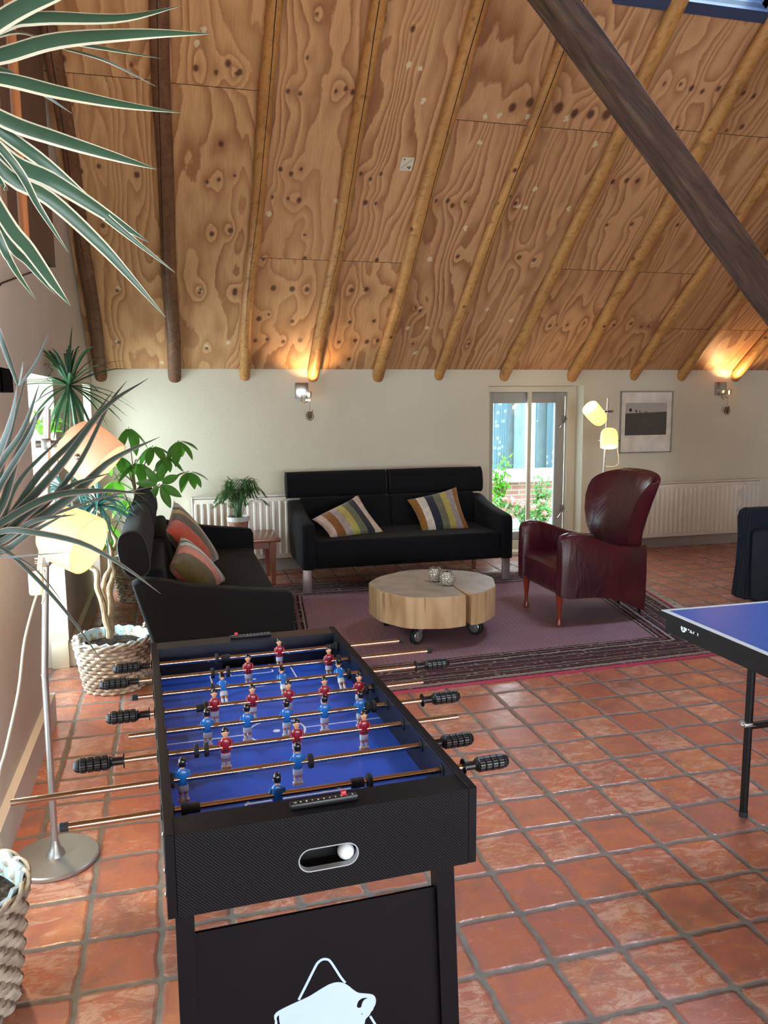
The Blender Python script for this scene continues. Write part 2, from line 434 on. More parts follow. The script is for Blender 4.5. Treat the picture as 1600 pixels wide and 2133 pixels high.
# baseboards
b = B()
for (y0, y1) in ((2.58, 3.85),):
    b.b2((XW, y0, 0), (XW+0.03, y1, 0.135)); 
b.b2((XW, 4.66, 0), (XW+.03, 6.2, .135)); b.b2((XW, YF, 0), (XW+.03, 1.25, .135))
[S(q_) for q_ in b.split('baseboard_left', M_basel, smooth=None)]
b = B(); b.b2((XW+.03, YW-.02, 0), (DX0, YW, .10)); b.b2((DX1, YW-.02, 0), (XR, YW, .10)); [S(q_) for q_ in b.split('baseboard_back', M_base, smooth=None)]

# ---- plywood ceiling: sheets of veneer with rings that bend round the knots
KP = []
for ox, oy, sc_, L in ((500, 300, 2.667, [(185,800),(290,805),(372,808),(525,808),(620,812),(702,808),(838,815),(105,970),(290,985),(610,990),(745,983),(85,1092),(240,1098),(335,1090),(550,1100),(640,1092),(705,1098),(765,1092),(150,1085),(225,140),(285,165),(340,140),(672,165),(725,195),(783,165),(180,295),(268,302),(328,312),(697,325),(755,330),(360,505),(1090,315),(1155,315),(1180,342),(1250,320),(1530,330),(975,910),(1000,925),(1210,625),(1550,630),(130,640),(360,635),(760,645),(605,1195),(960,1110),(1270,1110)]),
    (1060, 0, 2.667, [(20,597),(117,570),(200,590),(277,600),(365,630),(455,635),(545,635),(717,580),(865,465),(955,468),(1015,490),(1075,508),(1165,492),(1303,517),(1360,535),(578,1010),(655,1003),(715,1005),(228,1810),(268,1805),(325,1805),(420,1795),(585,1805),(680,1797),(735,1815),(778,1812),(935,708),(1210,725),(1295,705),(545,1250),(683,1245),(938,1250),(60,1430),(140,1445)]),
    (0, 0, 3.048, [(400,372),(835,412),(1243,432),(1372,460),(1500,470),(515,1088),(627,1055),(870,1110),(1390,1140),(1490,1115),(1345,1485),(1460,1468),(1315,1155),(653,1432),(745,1845),(1275,1838),(1490,1862),(455,665)]),
    (0, 650, 3.478, [(860,218),(1497,262)]),
    (0, 0, 1.0, [(475,132),(500,150),(640,120),(700,190),(720,185),(735,192),(600,190),(625,195),(460,300),(480,480),(415,610),(490,605),(560,655),(660,30),(800,40),(860,60)])):
    for (px, py) in L:
        u, v = ox+px/sc_, oy+py/sc_
        q = ray(u, v); t = (Z0+YW*SL-CH)/(q.z+SL*q.y); P = CAMP+q*t
        KP.append((P.x, (YW-P.y)*math.hypot(1, SL)))
PP = []
for (px, py) in [(852,135),(875,143),(882,210),(1000,297),(1114,393),(970,475),(1065,668),(875,642),(1015,645),(865,735),(850,683),(890,682),(1095,432),(1080,430),(895,540),(1112,545),(1185,435),(247,602),(417,605),(475,714),(245,712),(430,722),(337,755),(1100,243),(1040,240),(1180,247),(1010,243),(1240,300),(410,90),(425,60),(700,420),(560,445)]:
    q = ray(px, py); t = (Z0+YW*SL-CH)/(q.z+SL*q.y); P = CAMP+q*t; PP.append((P.x, (YW-P.y)*math.hypot(1, SL)))
KP = np.array(KP); rng = np.random.RandomState(5)
KS = rng.uniform(0.012, 0.020, len(KP)); KS[:18] = rng.uniform(.017, .024, 18); KS[46:54] = rng.uniform(.026, .036, 8)
def vnoise(x, y, seed, n=64):
    g = np.random.RandomState(seed).rand(n, n)
    xi, yi = np.floor(x).astype(int), np.floor(y).astype(int); fx, fy = x-xi, y-yi
    fx, fy = fx*fx*fx*(fx*(fx*6-15)+10), fy*fy*fy*(fy*(fy*6-15)+10)
    a, b_, c, d = g[xi % n, yi % n], g[(xi+1) % n, yi % n], g[xi % n, (yi+1) % n], g[(xi+1) % n, (yi+1) % n]
    return (a*(1-fx)+b_*fx)*(1-fy)+(c*(1-fx)+d*fx)*fy
LS = (YW-RIDGE)*math.hypot(1, SL)
CE = 1/math.hypot(1, SL)
# sheet layout in bays between the rafters: (x0, x1, [seams along the slope])
def s_of(u, v):
    q = ray(u, v); t = (Z0+YW*SL-CH)/(q.z+SL*q.y); return (YW-(CAMP+q*t).y)/CE
sheets = [(-0.6, 0.05, [s_of(215, 158)]), (0.05, 0.62, [s_of(435, 180)]), (0.62, 1.79, [s_of(700, 543)]), (1.79, 2.98, [s_of(960, 250)]),
          (2.98, 4.32, [s_of(1180, 250), s_of(1290, 565)]), (4.32, 5.45, [0.55, 3.0]), (5.45, 6.65, [2.44]), (6.65, 7.85, [1.3, 3.7]), (7.85, 8.5, [2.44])]
SKX, SKY = (2.62, 3.587), (3.35, 4.451)       # roof window opening
V, F, AT, TN, KN, PL = [], [], [], [], [], []
for si, (x0, x1, seams) in enumerate(sheets):
    ss = [0]+sorted([q for q in seams if q < LS])+[LS]
    for j in range(len(ss)-1):
        s0, s1 = ss[j]+0.002, ss[j+1]-0.002
        nx, ns = max(2, int((x1-x0)/0.0145)), max(2, int((s1-s0)/0.018))
        gx = np.linspace(x0+0.0015, x1-0.0015, nx+1); gs = np.linspace(s0, s1, ns+1)
        Xg, Sg = np.meshgrid(gx, gs, indexing='ij'); ro = si*7.3+j*3.1
        fm = {(0, 0): 3.0, (1, 0): 2.6, (2, 1): 2.0, (2, 0): 0.9, (3, 0): 2.2, (3, 1): 1.0, (4, 1): 1.9, (4, 2): 1.5, (4, 0): 1.2}.get((si, j), 1.5)
        ph = (Xg*3.6*fm*(1 if (si+j) % 2 else -1)+2.6*vnoise(Xg*6.5+ro+31, Sg*0.45+ro+12, si*7+j+51)*min(fm, 1.6)
              + 5.2*vnoise(Xg*3.3+ro+20, Sg*0.55+ro+20, si*5+j)
              + 2.0*vnoise(Xg*9+ro+20, Sg*1.7+ro+20, si*5+j+99)
              + 0.5*vnoise(Xg*16+20, Sg*6+20, si*5+j+199))
        kn = np.zeros_like(ph); pale = np.zeros_like(ph)
        for (kx, ks) in PP:
            if x0 < kx < x1 and s0 < ks < s1: pale = np.maximum(pale, .85*np.exp(-((Xg-kx)**2+((Sg-ks)/1.3)**2)/(2*.019**2)))
        for (kx, ks), kr in zip(KP, KS):
            if x0-0.2 < kx < x1+0.2 and s0-0.4 < ks < s1+0.4:
                d2 = ((Xg-kx)/1.0)**2+((Sg-ks)/1.9)**2
                ph += 0.95*np.exp(-d2/(2*(kr*2.1)**2))
                if x0 < kx < x1 and s0 < ks < s1:
                    kn = np.maximum(kn, np.exp(-(((Xg-kx))**2+((Sg-ks)/1.35)**2)/(2*(kr*0.95)**2)))
        Yg = YW-Sg*CE; Zg = Z0+Sg*CE*SL
        base = len(V); V += list(zip(Xg.ravel(), Yg.ravel(), Zg.ravel()))
        AT.append(ph.ravel()); PL.append(pale.ravel()); KN.append(kn.ravel()); TN.append(np.full(ph.size, (0.15 if (si < 2) else 0.5)+0.4*rng.rand()*(si > 2)))
        for i in range(nx):
            for k in range(ns):
                xm, ym = (gx[i]+gx[i+1])/2, YW-(gs[k]+gs[k+1])/2*CE
                if SKX[0] < xm < SKX[1] and SKY[0] < ym < SKY[1]: continue
                a = base+i*(ns+1)+k; F.append((a, a+1, a+ns+2, a+ns+1))
me = bpy.data.meshes.new('ceiling'); me.from_pydata(V, [], F)
for nm, arr in (('grain', AT), ('knot', KN), ('tone', TN), ('pale', PL)):
    a_ = me.attributes.new(nm, 'FLOAT', 'POINT'); a_.data.foreach_set('value', np.concatenate(arr).astype(np.float32))
me.materials.append(M_ply); o = bpy.data.objects.new('ceiling', me); COL.objects.link(o); S(o)
# roof deck above the sheets (dark joints show through the gaps) and the slope behind the camera
RN = Vector((0, SL, 1)).normalized()
def slab(bb, x0, x1, y0, y1, th=0.06, off=0.006, f=zr):
    if x1-x0 < 1e-4: return
    P = [Vector((x, y, f(y))) for x, y in ((x0, y0), (x1, y0), (x1, y1), (x0, y1))]
    nn = (P[1]-P[0]).cross(P[3]-P[0]).normalized(); nn = nn if nn.z > 0 else -nn
    bb.loft([[p+nn*off for p in P], [p+nn*(off+th) for p in P]])
b = B()
e = 1e-5
slab(b, XW-.36, SKX[0], RIDGE+e, YW+.3); slab(b, SKX[1], XR, RIDGE+e, YW+.3); slab(b, SKX[0], SKX[1], SKY[1], YW+.3); slab(b, SKX[0], SKX[1], RIDGE+e, SKY[0])
S(b.go('ceiling_deck', M_crack, smooth=None))
b = B(); NY = (-1.1, 0.25); NX = (0.3, 2.5)
slab(b, XW-.36, XR, YF, RIDGE-e)
M_plys = wood('plain_plywood', 'A87648', 'B98A58', '9A683E', 0.5, 0.6, (1, 8, 8))
S(b.go('ceiling_front', M_plys, smooth=None))
# roof window frame with its dark blue-grey lining
M_skyf = simple('blue_grey_roof_window', '34405C', 0.45)
root = S(thing('window_4', None, None)); b = B()
def slopebox(bb, x0, x1, y0, y1, n0, n1):
    P = [Vector((x, y, zr(y))) for x, y in ((x0, y0), (x1, y0), (x1, y1), (x0, y1))]
    bb.loft([[p+RN*n0 for p in P], [p+RN*n1 for p in P]])
slopebox(b, SKX[0]-.045, SKX[1]+.045, SKY[1], SKY[1]+.05, -.03, .22); slopebox(b, SKX[0]-.045, SKX[1]+.045, SKY[0]-.05, SKY[0], -.03, .22)
slopebox(b, SKX[0]-.045, SKX[0], SKY[0], SKY[1], -.03, .22); slopebox(b, SKX[1], SKX[1]+.045, SKY[0], SKY[1], -.03, .22)
b.go('window_frame', M_skyf, root, smooth=None)
b = B(); slopebox(b, SKX[0], SKX[1], SKY[0], SKY[1], .17, .178); b.go('window_pane', M_pane, root, smooth=None)

# ---- round pole rafters
RX = [-0.525, 0.045, 0.625, 1.205, 1.78, 2.352, 2.98, 3.655, 4.315, 4.84, 5.45, 6.05, 6.65]
ORD = ['first', 'second', 'third', 'fourth', 'fifth', 'sixth', 'seventh', 'eighth', 'ninth', 'tenth', 'eleventh']
LAB = ['darkest round pole rafter, tight in the corner against the left wall', 'brown split pole rafter, second from the left wall',
 'third round pole rafter from the left wall, above the leafy tree', 'pole rafter lit by the left wall lamp just under its foot', 'pole rafter with a long crack, above the left half of the black sofa',
 'pole rafter above the right half of the black sofa', 'pole rafter ending just above the left end of the glazed door', 'pole rafter ending just above the right jamb of the glazed door',
 'pole rafter ending above the framed photograph', 'pole rafter between the framed photograph and the right wall lamp', 'glowing pole rafter lit by the right wall lamp at its foot',
 'rafter beyond the right wall lamp', 'last rafter at the right end of the roof']
dr = Vector((0, -CE, SL*CE))
for i, x in enumerate(RX[:11]):
    r = 0.048+0.004*math.sin(i*2.1); random.seed(i+40)
    base = Vector((x, YW+0.02, Z0-(r+0.004)/CE)); pts = []; L = LS+0.05-0.02
    for k in range(40):
        t = k/39*L; w = 0.012*math.sin(t*1.3+i*2)+0.006*math.sin(t*3.7+i)
        pts.append(base+dr*t+Vector((w*(0.4 if k < 3 else 1), 0, 0)))
    rad = [r*(1+0.025*math.sin(k*0.35+i)+0.01*random.random()) for k in range(40)]
    b = B(); rings = []
    U = Vector((1, 0, 0)); Vv = dr.cross(U).normalized()
    for p, rr in zip(pts, rad):
        rings.append([p+U*rr*math.cos(2*PI*j/18)+Vv*rr*math.sin(2*PI*j/18) for j in range(18)])
    b.loft(rings)
    root = thing('rafter', LAB[i], 'rafter', group='round pole rafters under the plywood')
    # the crown of the wall-side end is cut by the wall: keep the pole in one piece in front of it
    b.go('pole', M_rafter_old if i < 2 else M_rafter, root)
    if i in (0, 1, 2, 4, 5, 3):
        # long drying crack as a thin inlay on the lower face
        b = B(); a0 = -PI/2-0.15+(0.35 if i == 4 else -0.3 if i == 1 else 0.1)
        crk = []
        for k in range(4, 38):
            ang = a0+0.25*math.sin(k*0.35+i)+random.uniform(-.04, .04)
            d_ = U*math.cos(ang)+(-Vv if Vv.z > 0 else Vv)*(-math.sin(ang))*1
            d_ = U*math.cos(ang)+Vv*math.sin(ang)*(1 if Vv.z > 0 else -1)
            crk.append(pts[k]+d_*(rad[k]-0.0005))
        b.tube(crk, [0.0006+0.0022*math.sin((k+1)/35*PI) for k in range(len(crk))], 5)
        b.go('drying_crack', M_crack, root)

# diagonal brace, post and bracket, brown board on the gable wall
b = B()
P0, P1 = at(1125, -40, 3.8), at(1655, 690, 3.8)
d_ = P1-P0; P0, P1 = P0+d_*((4.20-P0.z)/d_.z), P0+d_*((3.56-P0.x)/d_.x)   # up to the roof, down to its post just right of the frame
d = (P1-P0).normalized(); n1 = Vector((0, 1, 0)); n2 = d.cross(n1).normalized(); rings = []
random.seed(3)
for k in range(31):
    p = P0.lerp(P1, k/30)+n2*random.uniform(-.002, .002); w, h = 0.068, 0.075; c_ = 0.008
    rings.append([p+n2*a*w+n1*q*h for a, q in ((-1, -.86), (-.86, -1), (.86, -1), (1, -.86), (1, .86), (.86, 1), (-.86, 1), (-1, .86))])
b.loft(rings); Pc = P0.copy()
o = b.go('diagonal_brace', M_beam, smooth=30); tag(o, 'thick dark brown timber brace slanting across the upper right', 'beam')
b = B(); b.b2((3.56, 3.71, 0), (3.74, 3.89, zr(3.89)-.04), .012, 1); S(b.go('trim_3', M_beam))
b = B(); b.b2((4.53, 5.12, 0.0), (4.71, 5.3, zr(5.3)-0.04), 0.012, 1)
o = b.go('timber_post', M_beam); tag(o, 'dark timber post at the right edge, behind the navy armchair', 'post')
lb = thing('lantern_bracket', 'small black iron bracket lantern on the dark post high at the right edge', 'lantern')
b = B(); b.tube([(4.56, 5.1, 2.50), (4.40, 5.02, 2.53), (4.34, 5.02, 2.52)], 0.012, 8); b.tube([(4.54, 5.12, 2.52), (4.42, 5.02, 2.52)], 0.01, 6); b.go('arm', M_blackm, lb)
b = B(); b.lathe([(0.02, .13), (.05, .11), (.055, .03), (.04, 0.0), (.01, -.02)], 6, (4.42, 5.02, 2.37)); b.go('lantern_body', M_blackm, lb)
brd = thing('wall_board', 'tall dark brown wooden board high on the left wall behind the variegated leaves', 'board')
b = B(); b.b2((XW, 3.97, 2.2), (XW+.03, 4.84, 3.40)); b.go('panel', M_timber, brd, smooth=None)
b = B(); b.b2((XW, 3.95, 2.17), (XW+.034, 3.968, 3.40)); b.go('edge_strip', wood('orange_pine_strip', 'A8683C', 'C08050', 'B07448', 1, .5), brd, smooth=None)
b = B(); b.b2((XW, 3.55, 2.12), (XW+.02, 3.78, 3.40)); S(b.go('trim_2', M_timber, smooth=None))
b = B(); b.tube([(XW+.006, 3.0, 1.78), (XW+.006, 3.392, 1.917), (XW+.006, 4.87, 2.217)], 0.0035, 6)
tag(b.go('wall_cable', M_blackm), 'thin dark cable running up the left wall below the brown board', 'cable')

# ---- door with middle bar, leaf, handles
door = S(thing('door_1', None, None)); y = 7.10
b = B(); b.b2((DX0, y-.03, 1.533), (3.76, y+.03, 1.588), .003); b.b2((3.70, y-.03, 0.0), (3.758, y+.03, 1.533), .003); b.b2((DX0, y-.02, 0), (2.90, y+.03, 1.533), .003)
b.b2((3.285, y-.035, 0.11), (3.32, y, 1.54), .003); b.b2((2.9, y-.02, 0.0), (3.70, y+.05, .11), .003)
b.go('door_frame', M_trimw, door)
b = B(); yl = 7.15
b.b2((2.90, yl-.02, .112), (2.955, yl+.02, 1.53), .004); b.b2((3.60, yl-.02, .112), (3.70, yl+.02, 1.53), .004)
b.b2((2.955, yl-.02, 1.43), (3.60, yl+.02, 1.53), .004); b.b2((2.955, yl-.02, .112), (3.60, yl+.02, .19), .004)
b.go('door_leaf', M_greyleaf, door)
b = B(); b.b2((2.955, yl-.004, .19), (3.60, yl+.004, 1.43)); b.go('door_pane', M_pane, door, smooth=None)
b = B(); b.b2((3.76, y-.02, 0), (DX1, y+.2, DZ)); b.go('door_lining', M_trimw, door, smooth=None)
for (u, v) in ((1176, 872), (1171, 1058)):
    P = at(u, v, 7.115); b = B(); b.box((P.x, 7.12, P.z), (.028, .03, .06), .004); b.go('door_handle_plate', M_leg, door)
    b = B(); b.tube([(P.x, 7.11, P.z+.005), (P.x, 7.07, P.z), (P.x-.07, 7.065, P.z-.09)], .007, 8); b.go('door_handle', M_chrome, door)
b = B(); b.b2((2.86, YW-.01, 0), (3.76, 7.08, .035), .004); b.go('door_threshold', M_trimw, door)

# ---- outside the door
M_pave = simple('pale_paving', 'D4D0C8', 0.8, var=0.2, vs_=6, bump=0.4, bs=20)
b = B(); b.b2((1.0, YW+.35, -.12), (8.5, 12, -.06)); S(b.go('floor_outside', M_pave, smooth=None))
def brick_mat():
    g = G('outdoor_brick', 0.85); x, y, z = g.xyz()
    br = g.n('ShaderNodeTexBrick'); g.put(br.inputs['Vector'], g.comb(x, z, 0.0)); br.inputs['Scale'].default_value = 1
    br.inputs['Brick Width'].default_value = .21; br.inputs['Row Height'].default_value = .062; br.inputs['Mortar Size'].default_value = .006
    br.inputs['Color1'].default_value = lin('B07C72'); br.inputs['Color2'].default_value = lin('BE8A7C'); br.inputs['Mortar'].default_value = lin('D0C6BC')
    g.col(br.outputs[0]); return g.m
nb = thing('neighbouring_building', 'brick building outside with white framed window, seen through the glazed door', 'building')
b = B(); b.b2((2.5, 9.5, -.1), (8, 9.7, .42)); b.b2((2.5, 9.5, 2.3), (8, 9.7, 3.2)); b.go('brick_wall', brick_mat(), nb, smooth=None)
b = B(); b.b2((3.2, 9.40, .42), (8, 9.6, .50), .005); b.b2((3.2, 9.48, .50), (8, 9.6, .58), .004)
for x0 in (3.2, 4.40, 5.6): b.b2((x0, 9.48, .58), (x0+.11, 9.6, 2.3), .004)
b.go('window_frame', M_whitepl, nb)
b = B(); b.b2((3.2, 9.55, .58), (8, 9.556, 2.3)); b.go('window_pane', M_pane, nb, smooth=None)
def curt_mat():
    g = G('dotted_curtain', 0.9); x, y, z = g.xyz()
    vo = g.n('ShaderNodeTexVoronoi', feature='F1'); g.put(vo.inputs['Vector'], g.comb(x, z, 0.0)); vo.inputs['Scale'].default_value = 11
    g.col(g.mix(g.ramp(vo.outputs['Distance'], [(0.22, 1.0), (0.28, 0.0)]), 'A4C6D6', 'FFFFFF')); return g.m
M_curt = curt_mat(); M_sheer = simple('pale_curtain_lining', 'DDF0F2', .9)
for i, (x0, x1, mt) in enumerate(((3.86, 3.99, M_sheer), (3.99, 4.16, M_curt), (4.27, 4.40, M_sheer), (4.40, 4.58, M_curt), (4.72, 4.86, M_curt), (4.86, 5.1, M_sheer), (5.2, 5.5, M_curt))):
    b = B(); n = 26; ring0 = [(x0+(x1-x0)*k/n, 9.585+.015*math.sin(k*1.3+i), .58) for k in range(n+1)]
    top = [(p[0]+.03*(i % 2), p[1], 2.3) for p in ring0]; back = [(p[0], p[1]+.004, p[2]) for p in ring0[::-1]]; tback = [(p[0], p[1]+.004, p[2]) for p in top[::-1]]
    b.loft([ring0+back, top+tback]); b.go('curtain', mt, nb)
b = B(); b.b2((2.5, 9.70, -.1), (8, 9.75, 2.3)); b.go('dark_interior', simple('grey_interior', 'B4C8D0', .9), nb, smooth=None)
b = B(); b.b2((3.2, 9.6, .50), (8, 9.7, .58)); b.go('inner_sill', M_whitepl, nb, smooth=None)
def leafm(name, c, tr=0.35, rough=0.4):
    g = G(name, rough); n = g.noise(scale=12, detail=2); bb_ = lin(c)[:3]
    cc = g.mix(n, tuple(x*.75 for x in bb_), tuple(min(1, x*1.3) for x in bb_)); g.col(cc)
    t = g.t; tl = t.nodes.new('ShaderNodeBsdfTranslucent'); g.put(tl.inputs[0], g.mix(0.5, cc, tuple(min(1, x*1.6) for x in bb_)))
    mx = t.nodes.new('ShaderNodeMixShader'); mx.inputs[0].default_value = tr; out = [q for q in t.nodes if q.type == 'OUTPUT_MATERIAL'][0]
    t.links.new(g.b.outputs[0], mx.inputs[1]); t.links.new(tl.outputs[0], mx.inputs[2]); t.links.new(mx.outputs[0], out.inputs[0]); return g.m
M_leafg = leafm('bright_leaf', '86CC4A', .55); M_leafo = leafm('garden_leaf', '8ABF76', .3); M_pink = leafm('pink_flower', 'F0A8A0', .3)
M_stem = simple('brown_stem', '6A553C', .8)
def leaf_quad(bb, p, d, up, L, w, fold=0.25, n=4, curve=0.0):
    d = d.normalized(); side = d.cross(up); side = side.normalized() if side.length > 1e-4 else Vector((1, 0, 0)); nn = side.cross(d).normalized()
    R = []
    for k in range(n+1):
        t = k/n; ww = w*math.sin(PI*min(1, (t*0.92+0.06)))**0.8
        c = p+d*L*t-nn*curve*L*t*t
        R.append([c-side*ww+nn*ww*fold, c, c+side*ww+nn*ww*fold])
    bb.loft(R, closed=False, cap=False)
def bush(name, lab, c, h, spread, nl, mats, flowers=0):
    r = thing(name, lab, 'plant', group=None); random.seed(int(c[0]*100))
    b = B(); bl = B(); bf = B()
    for k in range(max(4, nl//18)):
        a = random.uniform(0, 2*PI); tip = Vector(c)+Vector((math.cos(a)*spread*random.random(), math.sin(a)*spread*.6*random.random(), h*random.uniform(.5, 1)))
        mid = (Vector(c)+tip)/2+Vector((random.uniform(-.05, .05), 0, .03)); pts = bez([c, mid, tip], 8); b.tube(pts, [.005-.0004*i for i in range(9)], 5)
        for j in range(18):
            t = random.uniform(.25, 1); p = pts[int(t*8)]; dd = Vector((random.uniform(-1, 1), random.uniform(-1, 1), random.uniform(-.3, .7)))
            leaf_quad(bl, p, dd, Vector((0, 0, 1)), random.uniform(.05, .09), random.uniform(.012, .02), n=3)
        if flowers and k % 2 == 0:
            for j in range(5):
                dd = Vector((random.uniform(-1, 1), random.uniform(-1, 1), random.uniform(-.1, .8))); leaf_quad(bf, pts[-1], dd, Vector((0, 0, 1)), .06, .03, n=3)
            bf.sph(pts[-1], .02, 6); bf.go('flower', M_pink, r, recalc=False); bf = B()
    b.go('stem', M_stem, r); bl.go('foliage', mats, r, recalc=False)
    bf.bm.free()
bush('garden_shrub', 'tall yellow-green shrub outside, left behind the door glass', (3.80, 9.0, -.06), 1.0, .22, 420, M_leafg)
bush('garden_shrub', 'slim green shrub outside, right behind the door glass', (4.42, 9.1, -.06), .66, .2, 330, M_leafo)
bush('flowering_plant', 'low pink flowering plant outside at the far left of the glass', (3.72, 8.75, -.06), .40, .30, 330, M_leafo, 1)
bush('flowering_plant', 'low pink flowering plant outside, beside the middle bar', (4.0, 8.6, -.06), .34, .26, 330, M_leafo, 1)
bush('garden_plant', 'low green plant outside between the flowers and slim shrub', (4.35, 8.85, -.06), .34, .25, 300, M_leafo, 0)

# ================================================================== RADIATORS
def radiator(x0, x1, z0, z1, lab, nrib):
    r = thing('radiator', lab, 'radiator', ((x0+x1)/2, YW-.06, z0), group=None); w = x1-x0; h = z1-z0; px = -w/2
    b = B(); b.b2((px, -.04, 0), (px+w, -.03, h-.02), .003); b.b2((px, .03, 0), (px+w, .04, h-.02), .003)
    step = w/nrib
    for k in range(nrib):
        cx = px+step*(k+.5); b.box((cx, -.043, h/2-.01), (step*.52, .016, h-.09), .0075, 3)
    b.go('front_panel', M_rad, r)
    b = B(); b.b2((px-.004, -.042, h-.03), (px, .042, h), .001); 
    b.b2((px-.006, -.045, .01), (px+.004, .042, h), .003); b.b2((px+w-.004, -.045, .01), (px+w+.006, .042, h), .003); b.split('side_cover', M_rad, r)
    b = B(); n = int(w/.012)
    b.b2((px, -.042, h-.014), (px+w, -.036, h)); b.b2((px, .034, h-.014), (px+w, .042, h))
    for k in range(n): b.b2((px+w*k/n, -.038, h-.008), (px+w*k/n+.006, .036, h-.002))
    b.go('top_grille', M_rad, r, smooth=None)
    b = B()
    for sx in (px+.12, px+w-.12): b.b2((sx-.012, .03, .1), (sx+.012, .058, h-.06))
    b.split('bracket', M_rad, r, smooth=None)
radiator(0.148, 1.45, 0.125, 0.675, 'white ribbed radiator behind the side table with the palm', 24)
radiator(4.02, 5.74, 0.115, 0.655, 'long white ribbed radiator behind the wine-red armchair', 33)

# crumpled clear plastic over the end of the right radiator
def plastic_mat():
    g = G('clear_crumpled_plastic', .25, spec=.6); g.col('E8ECEC'); g.b.inputs['Alpha'].default_value = .26; return g.m
b = B(); R = []
random.seed(11)
for i in range(25):
    ring = []
    for k in range(13):
        u, v = i/24, k/12
        ring.append(Vector((5.46+.34*v+.05*(1-u)*math.sin(i*.9)*(1-v), 6.80-.012-.018*abs(math.sin(i*.8+k*1.1)), .66-.62*u*(1-.12*math.sin(k*.8)))))
    R.append(ring)
b.loft(R, closed=False, cap=False)
tag(b.go('plastic_sheet', plastic_mat(), recalc=False), 'crumpled clear plastic sheet hanging over the right end of the long radiator', 'plastic')

# ================================================================== RUG
def rug_mat():
    g = G('persian_rug', 0.95, spec=0.1)
    u, v, _ = g.xyz(g.uv())                     # u 0..1 along the front edge (2.9 m), v from the front (2.5 m)
    U = g.ma('MULTIPLY', u, 2.95); Vv = g.ma('MULTIPLY', v, 2.5)
    ex = g.ma('MINIMUM', U, g.ma('SUBTRACT', 2.95, U)); ey = g.ma('MINIMUM', Vv, g.ma('SUBTRACT', 2.5, Vv))
    ex2 = g.ma('SUBTRACT', ex, 0.0)
    d = g.ma('MINIMUM', ex2, ey)
    wv = g.noise(g.comb(U, Vv), scale=3, detail=2); d = g.ma('ADD', d, g.ma('MULTIPLY', g.ma('SUBTRACT', wv, .5), .012))
    d = g.ma('ADD', d, g.ma('MULTIPLY', g.ma('SUBTRACT', g.noise(g.comb(U, Vv), scale=55, detail=2), .5), .016))
    # field: fine repeating diamonds
    k = 95.0
    a = g.ma('SINE', g.ma('MULTIPLY', g.ma('ADD', U, Vv), k)); c_ = g.ma('SINE', g.ma('MULTIPLY', g.ma('SUBTRACT', U, Vv), k))
    dm = g.ma('MULTIPLY', a, c_)
    nf = g.noise(g.comb(U, Vv), scale=160, detail=2); nl = g.noise(g.comb(U, Vv), scale=1.6, detail=4)
    f = g.ma('ADD', g.ma('MULTIPLY', dm, .07), g.ma('MULTIPLY', g.ma('SUBTRACT', nf, .5), 1.5))
    field = g.mix(g.ramp(f, [(.0, 0.0), (.35, 1.0)]), '93707A', 'BAA4A8')
    field = g.mix(g.ma('MULTIPLY', g.ramp(nl, [(.35, 0.0), (.65, 1.0)]), .5), field, '7A5E68')
    # border bands
    bands = g.ramp(g.ma('DIVIDE', d, .42), [(0, 'A04A5A'), (.045, '2C2026'), (.07, 'A08E86'), (.15, '2E2228'), (.18, '6A4A48'), (.22, '352A2C'), (.25, '8A7A70'), (.28, '4A3A3C'), (.33, '8E8078'), (.36, '5A3C40'), (.42, '3A2C30'), (.45, '7E6A62'), (.48, '5E4246'),
        (.58, '3A2C32'), (.61, '94847A'), (.64, '56404A'), (.72, '2A2026'), (.75, 'A4968C'), (.80, '2A2026'), (.84, '7A5A5E'), (.90, '2A2026'), (.94, 'A8988E'), (.97, '3A2C32')], 'CONSTANT')
    vo = g.n('ShaderNodeTexVoronoi', feature='F1'); g.put(vo.inputs['Vector'], g.comb(U, Vv)); vo.inputs['Scale'].default_value = 26
    mot = g.ramp(vo.outputs['Distance'], [(.25, 1.0), (.34, 0.0)])
    vc = g.n('ShaderNodeSeparateColor'); g.put(vc.inputs[0], vo.outputs['Color'])
    motc = g.ramp(vc.outputs[0], [(0, 'A09484'), (.35, '8E5A50'), (.6, '4A5266'), (.8, 'B0A090')], 'CONSTANT')
    bc = g.mix(g.ma('MULTIPLY', mot, .55), bands, motc)
    bc = g.mix(g.ma('MULTIPLY', g.ramp(nf, [(.4, 0.0), (.7, 1.0)]), .55), bc, '241A1E')
    isb = g.ma('LESS_THAN', d, .42)
    c = g.mix(isb, field, bc)
    c = g.mix(g.ma('LESS_THAN', d, .016), c, 'B04A60')
    g.col(c); g.bump(nf, .5, .004); return g.m
b = B(); q = [Vector((0.25, 3.70, 0)), Vector((3.17, 3.83, 0)), Vector((3.66, 6.18, 0)), Vector((0.5, 6.32, 0))]
uvl = b.bm.loops.layers.uv.new('UVMap')
n = 40; rows = []
for j in range(n+1):
    row = []
    for i in range(n+1):
        u, v = i/n, j/n; p = q[0]*(1-u)*(1-v)+q[1]*u*(1-v)+q[2]*u*v+q[3]*(1-u)*v
        p.z = .011+.0012*math.sin(i*1.7+j)*math.sin(j*.9); vv = b.bm.verts.new(p); row.append((vv, (u, v)))
    rows.append(row)
for j in range(n):
    for i in range(n):
        cc = [rows[j][i], rows[j][i+1], rows[j+1][i+1], rows[j+1][i]]
        f = b.bm.faces.new([x[0] for x in cc])
        for lp, x in zip(f.loops, cc): lp[uvl].uv = x[1]
